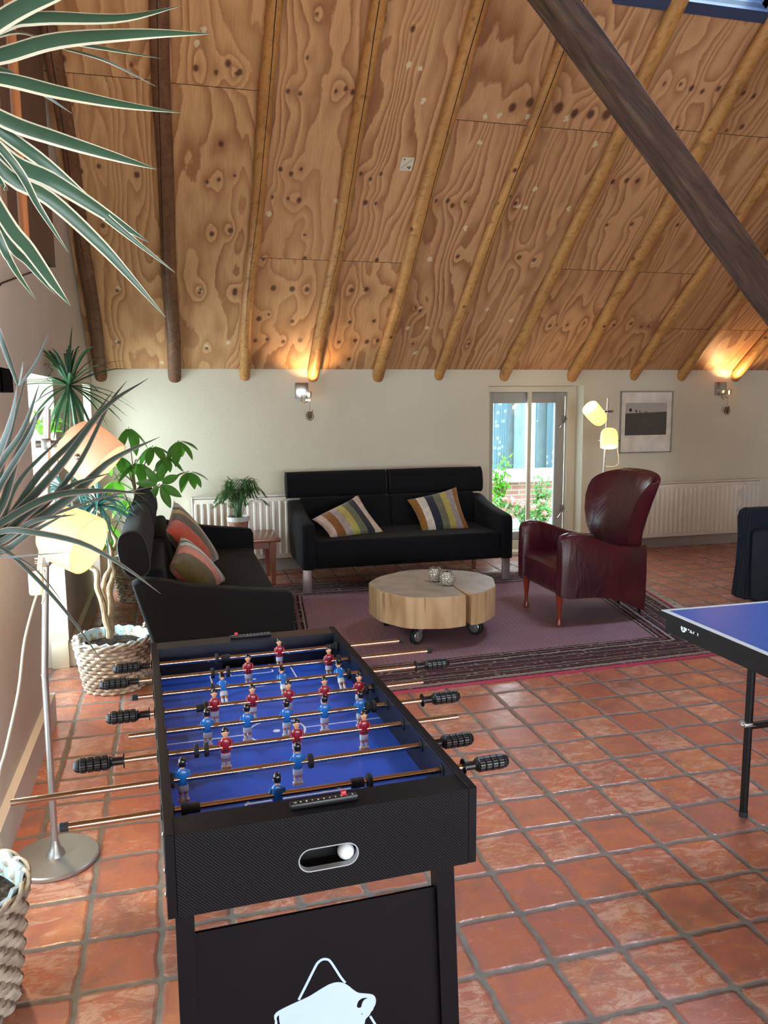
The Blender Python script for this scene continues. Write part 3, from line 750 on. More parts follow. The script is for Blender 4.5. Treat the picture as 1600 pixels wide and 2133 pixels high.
for seq in ([rows[0][i] for i in range(n+1)], [rows[j][n] for j in range(n+1)], [rows[n][n-i] for i in range(n+1)], [rows[n-j][0] for j in range(n+1)]):
    lo = [b.bm.verts.new((x[0].co.x, x[0].co.y, 0.001)) for x in seq]
    for i in range(n):
        f = b.bm.faces.new((seq[i+1][0], seq[i][0], lo[i], lo[i+1]))
        for lp, uvv in zip(f.loops, (seq[i+1][1], seq[i][1], seq[i][1], seq[i+1][1])): lp[uvl].uv = uvv
rug = thing('persian_rug', 'mauve and dark red patterned rug under the log coffee table', 'rug')
b.go('rug_pile', rug_mat(), rug)
b = B(); random.seed(2)
for k in range(330):
    t = k/329
    for (A, C, sg) in ((q[1], q[2], 1), (q[0], q[3], -1)):
        p = A.lerp(C, t); a = random.uniform(-.5, .5); L = random.uniform(.05, .09)
        b.tube([p+Vector((-.004*sg, 0, .006)), p+Vector((sg*L*.5, a*.02, .006+.004*random.random())), p+Vector((sg*L*math.cos(a), L*math.sin(a), .003))], .0028, 3)
b.go('fringe', simple('cream_wool_fringe', 'BEB29C', .95), rug, smooth=None)['kind'] = 'stuff'

# ================================================================== SOFAS
def sofa(w, lab, loc, rz, legs_x):
    r = thing('sofa', lab, 'sofa', loc, rz); Z = .19
    My = lambda x0: Matrix(((0, 0, 1, x0), (1, 0, 0, 0), (0, 1, 0, 0), (0, 0, 0, 1)))
    for s in (0, 1):                                      # arms: profile in (depth, height)
        x0 = 0 if s == 0 else w-.105
        prof = [(.0, Z), (.0, .50), (.012, .53), (.04, .543), (.25, .565), (.50, .60), (.66, .640), (.735, .645), (.765, .625), (.76, .60), (.70, .38), (.645, Z)]
        rings = []
        for (dx, ins) in ((0, .02), (.008, .006), (.03, 0), (.075, 0), (.097, .006), (.105, .02)):
            cy, cz = .37, .40; rg = []
            for (yy, zz) in prof:
                L = math.hypot(yy-cy, zz-cz); rg.append(Vector((x0+dx, yy-(yy-cy)/L*ins, zz-(zz-cz)/L*ins)))
            rings.append(rg)
        b = B(); b.loft(rings); b.go('arm', M_sofa, r, smooth=50)
    b = B(); b.b2((.1, .02, Z), (w-.1, .64, .33), .015, 3); b.b2((.1, .012, .20), (w-.1, .62, .408), .03, 4)
    b.go('seat', M_sofa, r, smooth=60)
    b = B(); rot = Euler((-.16, 0, 0))
    b.box((w*.25+.045, .655, .47), (w/2-.092, .13, .40), .03, 3, rot); b.box((w*.75-.045, .655, .47), (w/2-.092, .13, .40), .03, 3, rot)
    b.go('backrest', M_sofa, r, smooth=60)
    for s in (0, 1):
        x0, x1 = (-.012, w/2-.011) if s == 0 else (w/2+.011, w+.005)
        b = B(); rings = []; cy, cz = .745, .768; prof = []
        for k in range(24):
            a = 2*PI*k/24; c_, s_ = math.cos(a), math.sin(a)
            yy = .066*math.copysign(abs(c_)**.75, c_); zz = .110*math.copysign(abs(s_)**.8, s_)
            prof.append((cy+yy*math.cos(.18)+zz*math.sin(.18), cz+zz*math.cos(.18)-yy*math.sin(.18)))
        for (xx, sc_) in ((x0, .93), (x0+.004, .985), (x0+.012, 1), (x0+.1, 1.01), ((x0+x1)/2, 1.02), (x1-.1, 1.01), (x1-.012, 1), (x1-.004, .985), (x1, .93)):
            rings.append([Vector((xx, cy+(p-cy)*sc_, cz+(z_-cz)*sc_)) for p, z_ in prof])
        b.loft(rings); h = b.go('headrest', M_sofa, r, smooth=50)
        b = B()
        for xx in (x0+.004, x1-.004):
            pr_ = [Vector((xx, cy+(p-cy)*1.0, cz+(z_-cz)*1.0)) for p, z_ in prof]; b.tube(pr_+[pr_[0]], .004, 6)
        b.split('piping', M_piping, h)
        b = B()
        for fx in (.2, .8): b.tube([(x0+(x1-x0)*fx, .73, .61), (x0+(x1-x0)*fx, .735, .67)], .007, 8)
        b.split('headrest_fitting', M_chrome, r)
    for x in legs_x:
        b = B(); b.box((x, .035, .095), (.066, .018, .19), .003); b.go('leg', M_leg, r)
    for x in (.12, w-.12):
        b = B(); b.tube([(x, .56, 0), (x, .57, .20)], [.016, .022], 10); b.go('leg', simple('brown_rear_leg', '6B4A34', .5) if x > 1 else M_blackm, r)
    return r
sofa(1.722, 'black two-seat sofa against the back wall with two yellow striped cushions', (.922, 5.93, 0), 0, (.04, 1.675))
sofa(2.13, 'black three-seat sofa seen from its arm, between the plants and rug', (.557, 3.84, 0), PI/2, (.04, 2.09))

# ---- cushions: four corners, stripes across u
def stripe_mat(name, st, vel=0.3):
    g = G(name, 0.8, spec=.2); u, v, _ = g.xyz(g.uv())
    n = g.noise(g.uv(), scale=5, detail=2); uu = g.ma('ADD', u, g.ma('MULTIPLY', g.ma('SUBTRACT', n, .5), .02))
    c = g.ramp(uu, st, 'CONSTANT'); n2 = g.noise(scale=26, detail=4)
    c = g.mix(g.ma('MULTIPLY', g.ramp(n2, [(.35, 0.0), (.7, 1.0)]), vel), c, '2A2420')
    g.col(c); g.b.inputs['Sheen Weight'].default_value = .4; g.bump(g.noise(scale=14, detail=3), .35, .01); return g.m
def cushion(lab, cs, th, mat, back, group=None, face=Vector((0, -1, 0))):
    """cs: corners A(u0,v0) B(u1,v0) C(u1,v1) D(u0,v1)"""
    A, Bc, C, D = cs; N = (Bc-A).cross(D-A).normalized(); N = N if N.dot(face) > 0 else -N
    b = B(); uvl = b.bm.loops.layers.uv.new('UVMap'); n = 26
    for sgn in (1, -1):
        gr = []
        for j in range(n+1):
            row = []
            for i in range(n+1):
                u, v = i/n, j/n; a, c_ = 2*u-1, 2*v-1
                pin = .045
                uu = u-a*pin*(1-c_*c_)*1.0*abs(a); vv = v-c_*pin*(1-a*a)*abs(c_)
                p = A*(1-uu)*(1-vv)+Bc*uu*(1-vv)+C*uu*vv+D*(1-uu)*vv
                hgt = th*((1-a*a)*(1-c_*c_))**.42*(1+.05*math.sin(7*u+3*v)*math.cos(5*v)); row.append((b.bm.verts.new(p+N*sgn*(hgt+.001)), (u, v)))
            gr.append(row)
        b.mi = 0 if sgn == 1 else 1
        for j in range(n):
            for i in range(n):
                cc = [gr[j][i], gr[j][i+1], gr[j+1][i+1], gr[j+1][i]]
                f = b.bm.faces.new([x[0] for x in cc]); f.material_index = b.mi
                for lp, x in zip(f.loops, cc): lp[uvl].uv = x[1]
    bmesh.ops.remove_doubles(b.bm, verts=b.bm.verts[:], dist=.0026)
    o = b.go('cushion', [mat, back], smooth=60); return tag(o, lab, 'cushion', group)
YEL = [(0, 'C9B2A4'), (.13, '8A5A22'), (.29, 'B0A29A'), (.43, 'BDB45A'), (.56, '70745A'), (.70, '262B38'), (.83, 'D6C8B4'), (.955, '8E5E20')]
M_c1 = stripe_mat('yellow_striped_velvet', YEL)
M_c2 = stripe_mat('grey_yellow_striped_velvet', [(0, '8E6122'), (.13, 'D9CFC0'), (.29, '232837'), (.45, '6F7058'), (.60, 'B8AC58'), (.73, 'A59A98'), (.87, '9A6420')])
cushion('yellow, grey and brown striped cushion lying tilted on the left of the sofa', [at(650, 1082, 6.22), at(746, 1030, 6.44), at(802, 1110, 6.25), at(688, 1119, 6.05)], .055, M_c1, M_c1)
cushion('yellow, grey and brown striped cushion upright on the right of the sofa', [at(848, 1041, 6.43), at(951, 1014, 6.47), at(979, 1104, 6.22), at(880, 1110, 6.20)], .055, M_c2, M_c2)
M_c3 = stripe_mat('coral_green_striped_velvet', [(0, '5A4E1E'), (.42, 'E88E7A'), (.64, 'A09A7C'), (.70, 'DCE4E6'), (.80, '1F6A52'), (.86, 'D6CCA4'), (.92, '6E602E')], .22)
M_c4 = stripe_mat('rust_olive_striped_velvet', [(0, 'C4543A'), (.36, '463A12'), (.62, 'B0903E'), (.74, '1A4430'), (.82, 'ACA09C'), (.9, 'B88A6C')], .2)
cushion('pink, white and olive striped cushion in front on the left sofa', [Vector((-.03, 4.16, .64)), Vector((.03, 4.60, .72)), Vector((.275, 4.74, .415)), Vector((.13, 4.28, .41))], .075, M_c3, M_c4, face=Vector((1, -.3, .2)))
cushion('rust and olive striped cushion behind the pink one on the left sofa', [Vector((-.05, 4.72, .74)), Vector((-.0, 5.12, .86)), Vector((.27, 5.30, .44)), Vector((.17, 4.84, .42))], .075, M_c4, M_c3, face=Vector((1, -.3, .2)))

# ================================================================== SIDE TABLE + PALM
M_cherry = wood('reddish_cherry_wood', '6E3218', '8E4A26', '7C3C1E', .8, .3, (8, 1, 1), coat=.3)
M_cherryl = wood('reddish_cherry_leg', '6E3218', '8A4424', '7C3C1E', .8, .35, (1, 1, 8))
st = thing('side_table', 'small reddish wooden side table between the two sofas', 'table', (.56, 6.55, 0))
b = B(); b.b2((-.27, -.25, .355), (.25, .22, .385), .004); b.go('table_top', M_cherry, st)
b = B()
for p, q2 in (((-.22, -.20, .30), (.20, -.18, .355)), ((-.22, .15, .30), (.20, .17, .355)), ((-.22, -.18, .30), (-.20, .15, .355)), ((.18, -.18, .30), (.20, .15, .355))): b.b2(p, q2)
b.go('apron', M_cherryl, st, smooth=None)
for sx in (-.21, .19):
    for sy in (-.20, .16):
        b = B(); b.loft([[Vector((sx+a*w_+ox, sy+c_*w_+oy, z_)) for a, c_ in ((-1, -1), (1, -1), (1, 1), (-1, 1))] for (w_, z_, ox, oy) in ((.016, 0, .0, 0), (.022, .2, .0, 0), (.026, .354, 0, 0))]); b.go('leg', M_cherryl, st, smooth=None)
M_soil = None
def soil_mat():
    g = G('potting_soil', .95, spec=.1); n = g.noise(scale=60, detail=5, rough=.7)
    g.col(g.ramp(n, [(.3, '1E1712'), (.5, '3C3028'), (.68, '6E6256')])); g.bump(n, 1.0, .02); return g.m
M_soil = soil_mat()
pp = thing('potted_palm', 'small feathery palm in a white-rimmed terracotta pot on the side table', 'plant', (.495, 6.48, .385))
b = B(); b.lathe([(.062, 0), (.068, .004), (.082, .125), (.082, .13)], 32); b.go('pot', simple('terracotta_pot', 'A0705A', .8, var=.15, vs_=30), pp)
b = B(); b.lathe([(.083, .13), (.089, .132), (.091, .165), (.084, .168), (.078, .15)], 32, cap=True); b.go('pot_rim', simple('white_glazed_rim', 'D4D6D4', .4), pp)
b = B(); b.lathe([(.0, .155), (.08, .153)], 24, cap=False); b.go('soil', M_soil, pp)
M_palm = leafm('palm_green', '4E7440', .25, .45); random.seed(21)
b = B(); bs = B()
fr_ = [(random.uniform(0, 2*PI), random.uniform(.07, .17), random.uniform(.4, 1.15)) for _ in range(46)]+[(0.15, .22, .75), (.0, .23, .35), (PI, .17, .6), (2.7, .20, .25), (.4, .18, 1.1)]
for (a, L, up) in fr_:
    dx = Vector((math.cos(a), math.sin(a)*.75, 0)); h = .07+up*.22
    pts = bez([Vector((0, 0, .155))+dx*.02, Vector((0, 0, .155))+dx*L*.35+Vector((0, 0, h*.75)), Vector((0, 0, .155))+dx*L*.75+Vector((0, 0, h)), Vector((0, 0, .155))+dx*L*1.05+Vector((0, 0, h*.72))], 18)
    bs.tube(pts, [.0022-.0001*i for i in range(19)], 4)
    for k in range(5, 19):
        t = (pts[min(k+1, 18)]-pts[k-1]).normalized(); side = t.cross(Vector((0, 0, 1))).normalized()
        for sg in (-1, 1):
            d_ = (side*sg*.9+t*.75+Vector((0, 0, random.uniform(-.45, .05)))).normalized(); LL = .062*math.sin(PI*(k-3)/17)+.014
            leaf_quad(b, pts[k], d_, Vector((0, 0, 1)), LL, .0036, n=3, curve=.15)
bs.go('stem', M_palm, pp); b.go('foliage', M_palm, pp, recalc=False)

# ================================================================== COFFEE TABLE
def slab_side():
    g = G('sawn_log_side', .6); n = g.noise(g.mapv(None, (1, 1, .16)), scale=11, detail=5, dist=.8)
    c = g.ramp(n, [(.3, 'A8845C'), (.5, 'C8A67C'), (.72, 'D8BC94')]); n2 = g.noise(g.mapv(None, (1, 1, .08)), scale=34, detail=3)
    c = g.mix(g.ma('MULTIPLY', g.ramp(n2, [(.62, 0.0), (.70, 1.0)]), .5), c, '6E4E30'); g.col(c); g.bump(n2, .2, .004); return g.m
def slab_top():
    g = G('weathered_log_top', .5, spec=.4); x, y, z = g.xyz()
    rr = g.ma('SQRT', g.ma('ADD', g.ma('MULTIPLY', x, x), g.ma('MULTIPLY', y, y))); n = g.noise(scale=6, detail=5, rough=.6)
    rg = g.ma('FRACT', g.ma('ADD', g.ma('MULTIPLY', rr, 55), g.ma('MULTIPLY', n, 3)))
    c = g.mix(g.ramp(n, [(.3, 0.0), (.65, 1.0)]), 'C4B8A2', 'A29A8A'); c = g.mix(g.ma('MULTIPLY', rg, .18), c, '7A6A50')
    g.col(c); return g.m
ct = thing('coffee_table', 'round log slice coffee table on black and steel casters', 'table', (1.55, 4.68, 0.008))
random.seed(9); N = 96; ZB, ZT = .140, .328; ca = math.radians(-75.5)
poly = []
for k in range(N):
    a = ca+.045+(2*PI-.09)*k/(N-1)
    r_ = .395+.012*math.sin(2*a+.4)+.007*math.sin(5*a)+.004*math.sin(11*a+1); poly.append((r_*math.cos(a), r_*math.sin(a)))
e0, e1 = Vector(poly[-1]), Vector(poly[0]); tp = Vector((.082, -.045))
for t in (.3, .65, .95): q_ = e0.lerp(tp, t); poly.append((q_.x-.002*math.sin(t*9), q_.y))
for t in (.98, .65, .3): q_ = e1.lerp(tp, t); poly.append((q_.x+.003+.003*math.sin(t*7), q_.y))
b = B(); b.prism(poly, ZT-ZB, Matrix.Translation((0, 0, ZB)))
bmesh.ops.recalc_face_normals(b.bm, faces=b.bm.faces[:])
for f in b.bm.faces: f.material_index = 1 if f.normal.z > .9 else 0
es = [e for e in b.bm.edges if len(e.link_faces) == 2 and abs(e.calc_face_angle(0)) > 1.0 and abs(e.verts[0].co.z-e.verts[1].co.z) < .001]
bmesh.ops.bevel(b.bm, geom=es, offset=.004, segments=2, affect='EDGES')
b.go('log_slab', [slab_side(), slab_top()], ct, smooth=40)
M_zinc = simple('galvanised_steel', 'A8A8A8', .35, .8)
for (u, v, az) in ((868, 1342, .5), (990, 1322, 2.2), (805, 1303, 1.2), (0, 0, -.4)):
    if u: P = atz(u, v, .008); lx, ly = P.x-1.55, P.y-4.68
    else: lx, ly = .2, .30
    cst = B(); M = Matrix.Rotation(az, 3, 'Z') @ Matrix.Rotation(PI/2, 3, 'X')
    c0 = Vector((lx, ly, .052))
    cst.lathe([(.033, -.013), (.045, -.017), (.052, -.012), (.052, .012), (.045, .017), (.033, .013)], 28, c0, M); wh = cst.go('caster_wheel', M_rubber, ct)
    cst = B(); cst.lathe([(.001, -.017), (.031, -.018), (.034, -.015), (.034, .015), (.031, .018), (.001, .017)], 24, c0, M); cst.go('wheel_rim', M_zinc, wh)
    cst = B(); ax = M @ Vector((0, 0, 1)); fw = Matrix.Rotation(az, 3, 'Z') @ Vector((1, 0, 0))
    for sg in (-1, 1):
        o_ = ax*sg*.021; cst.loft([[c0+o_+fw*a+Vector((0, 0, z_))+ax*t_ for a, z_, t_ in ((-.012, -.01, -.0015), (.012, -.01, -.0015), (.012, -.01, .0015), (-.012, -.01, .0015))],
                                  [c0+o_+fw*a+Vector((0, 0, z_))+ax*t_ for a, z_, t_ in ((.005, .082, -.0015), (.05, .082, -.0015), (.05, .082, .0015), (.005, .082, .0015))]])
    cst.box(c0+fw*.03+Vector((0, 0, .086)), (.085, .07, .006), 0, 1, Euler((0, 0, az))); cst.go('caster_fork', M_zinc, ct)
def filigree():
    g = G('silver_filigree_glass', .4, .25); vo = g.n('ShaderNodeTexVoronoi', feature='DISTANCE_TO_EDGE'); g.put(vo.inputs['Vector'], g.obj()); vo.inputs['Scale'].default_value = 75
    g.col(g.ramp(vo.outputs['Distance'], [(.08, '6E675A'), (.16, 'D8D2C0')])); g.bump(vo.outputs['Distance'], .8, .004); return g.m
M_fil = filigree()
for (u, v, lab) in ((932, 1219, 'round silver filigree candle holder, the nearer of the pair'), (907, 1211, 'round silver filigree candle holder, the farther of the pair')):
    P = atz(u, v, ZT+.008); P.z = ZT+.0085
    b = B(); b.lathe([(.020, .0), (.034, .006), (.0475, .028), (.050, .045), (.046, .064), (.034, .082), (.033, .087), (.029, .087), (.030, .080), (.042, .062), (.045, .045), (.030, .012), (.001, .008)], 32, cap=True)
    tag(b.go('candle_holder', M_fil, loc=P), lab, 'candle holder', 'filigree candle holders on the log table')

# ================================================================== ARMCHAIR (faces -X)
def leather():
    g = G('wine_red_leather', .32, spec=.5); n = g.noise(scale=3.5, detail=4); c = g.ramp(n, [(.3, '350D15'), (.6, '4C151F'), (.8, '40111A')])
    g.col(c); w = g.noise(g.mapv(None, (1, 1, .5)), scale=7, detail=3, rough=.55, dist=.8)
    g.bump(g.ma('ADD', g.ma('MULTIPLY', w, 1.0), g.ma('MULTIPLY', g.noise(scale=180, detail=2), .05)), .30, .03); return g.m
M_lea = leather()
ac = thing('wing_armchair', 'wine-red leather wing armchair on the rug, on red wooden front legs', 'armchair', (2.385, 4.86, .011), -PI/2)
# local: x across (+x is the side nearer the camera), y depth from the front, z up
def xyring(z, pts): return [Vector((p[0], p[1], z)) for p in pts]
for s in (1, -1):
    b = B(); rings = []
    # arm/side shell, lofted from front to back
    for (yy, xo, xi, zb, zt) in ((-.03, .325, .255, .215, .575), (-.02, .330, .250, .20, .595), (.03, .333, .252, .19, .612), (.10, .335, .258, .19, .606), (.20, .337, .26, .19, .575), (.32, .335, .255, .175, .53), (.42, .325, .245, .14, .505), (.51, .305, .225, .10, .50), (.585, .28, .20, .068, .50), (.62, .262, .19, .06, .50)):
        c_ = .022; xo2, xi2 = xo*s, xi*s; sg = s
        rings.append([Vector(p) for p in ((xo2, yy, zb), (xo2+.006*sg, yy, (zb+zt)/2), (xo2, yy, zt-c_), (xo2-c_*.4*sg, yy, zt-c_*.3), (xo2-c_*sg, yy, zt), (xi2+c_*sg, yy, zt), (xi2+c_*.4*sg, yy, zt-c_*.3), (xi2, yy, zt-c_), (xi2, yy, (zb+zt)/2), (xi2, yy, zb))])
    b.loft(rings); b.go('arm', M_lea, ac, smooth=50)
b = B(); rings = []                                  # seat block with a soft front
for (yy, z0, z1) in ((-.012, .225, .345), (-.02, .215, .365), (0.0, .20, .392), (.05, .195, .405), (.3, .19, .395), (.5, .15, .38)):
    rings.append([Vector((x, yy-.012*math.cos(x*6), z)) for x, z in [(.255, z0)]+[(.255-.51*k/10, z1+.012*math.sin(PI*k/10)) for k in range(11)]+[(-.255, z0)]])
b.loft(rings); b.go('seat', M_lea, ac, smooth=50)
# winged back: horizontal sections, curved in plan, widening and leaning back with height
b = B(); rings = []
for (z, hw, yc, dep, th, wing) in ((.08, .24, .605, .0, .03, .0), (.25, .235, .595, .0, .045, .01), (.40, .235, .60, .0, .065, .03), (.50, .255, .600, .0, .075, .06), (.58, .275, .615, .0, .08, .10), (.68, .30, .64, 0, .08, .125), (.78, .325, .665, 0, .075, .135), (.86, .34, .685, 0, .07, .13), (.92, .345, .70, 0, .062, .12), (.955, .340, .71, 0, .05, .11), (.972, .325, .715, 0, .03, .10), (.978, .30, .717, 0, .012, .09)):
    fr, bk = [], []
    for k in range(21):
        t = -1+k/10; x = hw*math.sin(t*PI/2*.96)/math.sin(PI/2*.96)
        yy = yc-wing*abs(t)**2.4; fr.append(Vector((x*.985, yy-th*(1-.35*abs(t)**3), z+.0*t))); bk.append(Vector((x*1.0, yy+th*.35, z)))
    kz = max(0, min(1, (z-.70)/.278))**2; rings.append([p+Vector((0, 0, -.060*kz*(abs(-1+i/10))**2.5)) for i, p in enumerate(fr)]+[p+Vector((0, 0, -.060*kz*(abs(1-i/10))**2.5)) for i, p in enumerate(bk[::-1])])
b.loft(rings); b.go('winged_back', M_lea, ac, smooth=70)
M_redleg = wood('red_stained_leg', '6E2412', '8A3016', '7A2A14', 1, .3, (1, 1, 6), coat=.4)
for x in (-.25, .25):
    b = B(); b.lathe([(.017, 0), (.021, .004), (.017, .018), (.011, .05), (.014, .10), (.021, .17), (.026, .225)], 16, (x, .0, 0)); b.go('leg', M_redleg, ac)
for x in (-.15, .12):
    b = B(); b.tube([(x, .675, 0), (x, .655, .09)], [.009, .013], 10); b.go('leg', M_blackm, ac)

# navy covered armchair at the right edge
nc = thing('covered_armchair', 'armchair under a dark navy cloth cover at the right edge', 'armchair', (4.03, 4.86, 0))
b = B(); rings = []
for (z, o_) in ((0, .02), (.01, .0), (.25, .012), (.45, .018), (.60, .012), (.645, .02), (.668, .04)):
    pts = []
    for k in range(40):
        t = k/40*4; e_ = int(t); f_ = t-e_; wv = .006*math.sin(k*2.3+z*9)
        x, y_ = ((f_, 0), (1, f_), (1-f_, 1), (0, 1-f_))[e_]
        pts.append(Vector((-.02+o_+x*(.62-2*o_)+wv, o_+y_*(.16-2*o_)+wv*.7, z)))
    rings.append(pts)
b.loft(rings); b.go('back_cover', M_navy, nc, smooth=60)
b = B(); b.b2((.0, -.56, .0), (.12, .01, .52), .03, 3); b.b2((.48, -.56, 0), (.60, .01, .52), .03, 3); b.b2((.12, -.54, .0), (.48, .01, .40), .03, 3); b.go('seat_cover', M_navy, nc, smooth=60)

# ================================================================== PICTURE, SCONCES, OWLS, CARD
pf = thing('framed_photograph', 'framed black and white landscape photograph beside the right floor lamp', 'picture', (4.459, YW-.001, 1.238))
b = B(); b.prism([(-.287, -.298), (.287, -.298), (.287, .298), (-.287, .298)], .018, Matrix(((1, 0, 0, 0), (0, 0, -1, 0), (0, 1, 0, 0), (0, 0, 0, 1))), [[(-.275, -.286), (-.275, .286), (.275, .286), (.275, -.286)]])
b.go('picture_frame', M_alu, pf, smooth=None)
b = B(); b.b2((-.276, -.008, -.287), (.276, -.001, .287)); b.go('mount', simple('white_mount', 'EEE6D8', .6), pf, smooth=None)
def photo_mat():
    g = G('field_print', .5); x, y, z = g.xyz(); n = g.noise(g.mapv(None, (1, 1, 3)), scale=60, detail=4)
    gr = g.mix(n, '35322F', '6A6560'); hz = g.ma('ADD', z, g.ma('MULTIPLY', g.ma('SUBTRACT', x, 0.0), -.03))
    g.col(g.mix(g.ma('GREATER_THAN', hz, .092), gr, 'B9B4AE')); return g.m
b = B(); b.b2((-.228, -.010, -.125), (.225, -.0082, .185)); b.go('print', photo_mat(), pf, smooth=None)
M_sil = simple('print_black', '2A2826', .6)
for (x, z, r_) in ((-.174, .118, .016), (-.112, .108, .011), (-.072, .103, .008), (-.016, .101, .005), (-.003, .100, .005), (.010, .100, .004)):
    b = B(); b.lathe([(r_, 0), (r_*.9, .0004)], 16, (x, -.0100, z), Matrix.Rotation(PI/2, 3, 'X')); b.b2((x-.0012, -.0104, z-r_*1.9), (x+.0012, -.0100, z-r_*.6))
    b.go('tree_silhouette', M_sil, pf)
M_pg = glass_mat('picture_glass', (.99, .99, .99), .0)
for q in M_pg.node_tree.nodes:
    if q.type == 'MATH': q.inputs[1].default_value = .15
b = B(); b.b2((-.275, -.0135, -.286), (.275, -.0115, .286)); b.go('picture_glass', M_pg, pf, smooth=None)

M_lamp = bpy.data.materials.new('warm_bulb'); M_lamp.use_nodes = True
_e = M_lamp.node_tree.nodes['Principled BSDF']; _e.inputs['Emission Color'].default_value = (1, .62, .28, 1); _e.inputs['Emission Strength'].default_value = 14
def lamp_light(name, kind, loc, power, col=(1, .60, .27), rad=.02, parent=None, rot=None, angle=None, blend=.6):
    l = bpy.data.lights.new(name, kind); l.energy = power; l.color = col
    l.shadow_soft_size = rad
    if kind == 'SPOT': l.spot_size = angle; l.spot_blend = blend
    o = bpy.data.objects.new(name, l); COL.objects.link(o); o.location = loc
    if rot: o.rotation_euler = rot
    o.parent = parent; return o
def sconce(x, lab, pw, group='chrome wall lamps under the rafters'):
    s = thing('wall_lamp', lab, 'wall lamp', (x, YW, 1.555))
    b = B(); b.b2((-.055, -.045, -.065), (.055, -.003, .065), .003); b.go('lamp_body', M_chrome, s)
    b = B(); b.b2((-.048, -.050, -.012), (.03, -.045, -.022)); b.tube([(.0, -.05, -.04), (-.01, -.06, -.09), (.02, -.062, -.105), (.05, -.06, -.09)], .004, 6); b.b2((.025, -.066, -.09), (.066, -.055, -.075)); b.go('chrome_arm', M_chrome, s)
    b = B(); b.lathe([(.0185, 0), (.022, .03), (.024, .052), (.021, .052), (.018, .03), (.0155, .002)], 20, (.052, -.085, -.06), cap=False, closed_prof=True); b.go('glass_shade', glass_mat('sconce_glass_%d' % int(x), (1, .97, .9), .4), s)
    b = B(); b.tube([(.052, -.085, -.048), (.052, -.085, -.02)], [.007, .006], 10); b.go('bulb', M_lamp, s)
    lamp_light('wall_lamp_glow', 'SPOT', (.052, -.10, .01), pw, rad=.015, parent=s, rot=(PI+.28, 0, 0), angle=2.3, blend=.7)
    return s
sconce(1.10, 'chrome wall lamp above the left half of the black sofa', 13)
sconce(5.27, 'chrome wall lamp at the far right of the back wall', 20)
M_owl = simple('dark_cut_wood', '4A3424', .7, var=.15)
for x, lab in ((1.16, 'small wooden owl ornament hanging from the left chrome wall lamp'), (5.325, 'small wooden owl ornament hanging from the right chrome wall lamp')):
    o_ = thing('owl_ornament', lab, 'ornament', (x, YW-.065, 1.40))
    b = B(); b.tube([(0, 0, -.02), (0, 0, .06)], .0012, 4); b.go('thread', M_owl, o_)
    b = B(); rg = [(.030*math.sin(a)*1.0, .036*-math.cos(a)-.062) for a in np.linspace(-2.45, 2.45, 30)]
    b.tube([(p[0], 0, p[1]) for p in rg], .0035, 6); b.tube([(.0195, 0, -.035), (.024, 0, -.02), (.021, 0, -.012)], [.0035, .003, .002], 6)
    body = [(0, -.090), (.012, -.084), (.019, -.068), (.019, -.05), (.014, -.034), (.017, -.02), (.007, -.027), (0, -.028), (-.007, -.027), (-.017, -.02), (-.014, -.034), (-.019, -.05), (-.019, -.068), (-.012, -.084)]
    hol = [[(cx+.0042*math.cos(q_), cz+.0042*math.sin(q_)) for q_ in np.linspace(0, -2*PI, 8, endpoint=False)] for cx, cz in ((-.0068, -.042), (.0068, -.042))]+[[(cx+.0026*math.cos(q_), cz+.0026*math.sin(q_)) for q_ in np.linspace(0, -2*PI, 6, endpoint=False)] for cx, cz in ((-.008, -.058), (0, -.056), (.008, -.058), (-.005, -.068), (.005, -.068), (0, -.077))]
    b.prism(body, .003, Matrix(((1, 0, 0, 0), (0, 0, -1, .0015), (0, 1, 0, 0), (0, 0, 0, 1))), hol); b.go('owl_cutout', M_owl, o_, smooth=None)
# dotted card on the ceiling
q0 = ray(847, 340); P = CAMP+q0*((Z0+YW*SL-CH)/(q0.z+SL*q0.y)); cd = thing('dotted_card', 'small white square card with black dots stuck to the plywood', 'card')
ux = Vector((1, 0, 0)); us = dr.copy(); un = -RN
Mc = Matrix((ux, us, un)).transposed().to_4x4(); Mc.translation = P+un*.004
Ms = Mc @ Matrix.Rotation(0, 4, 'Z')
b = B(); b.prism([(-.043, -.05), (.043, -.05), (.043, .05), (-.043, .05)], .006, Ms); b.go('card', simple('card_white', 'CFC4AE', .6), cd, smooth=None)
b = B()
for (x, y_) in ((-.022, .033), (.012, -.022), (.022, -.030), (.026, -.018)): b.lathe([(.0055, 0), (.005, .001)], 12, Ms @ Vector((x, y_, .006)), Ms.to_3x3())
b.tube([Ms @ Vector((-.036, -.036, .0065)), Ms @ Vector((.034, .040, .0065))], .0013, 4); b.split('printed_mark', M_black, cd)

# black up and down wall light on the left wall
wl = thing('box_wall_light', 'black box wall light glowing at the left edge of the picture', 'wall lamp', (XW, 2.84, 1.54))
b = B(); b.b2((0, -.09, -.034), (.004, .09, .038)); b.b2((.096, -.09, -.038), (.10, .09, .038)); b.b2((0, -.09, -.038), (.1, -.086, .038)); b.b2((0, .086, -.038), (.1, .09, .038)); b.b2((.005, -.086, -.005), (.096, .086, .005))
b.go('lamp_housing', simple('matte_black_housing', '0C0B0A', .9, 0, .05), wl, smooth=None)
b = B(); b.b2((.02, -.06, .006), (.08, .06, .012)); b.b2((.02, -.06, -.020), (.08, .06, -.012)); b.split('bulb', M_lamp, wl, smooth=None)
lamp_light('box_light_up', 'SPOT', (.06, 0, .06), 45, (1, .74, .42), .03, wl, (PI, 0, 0), 2.9, .9)
lamp_light('box_light_down', 'SPOT', (.06, 0, -.06), 45, (1, .74, .42), .03, wl, (0, 0, 0), 2.9, .9)

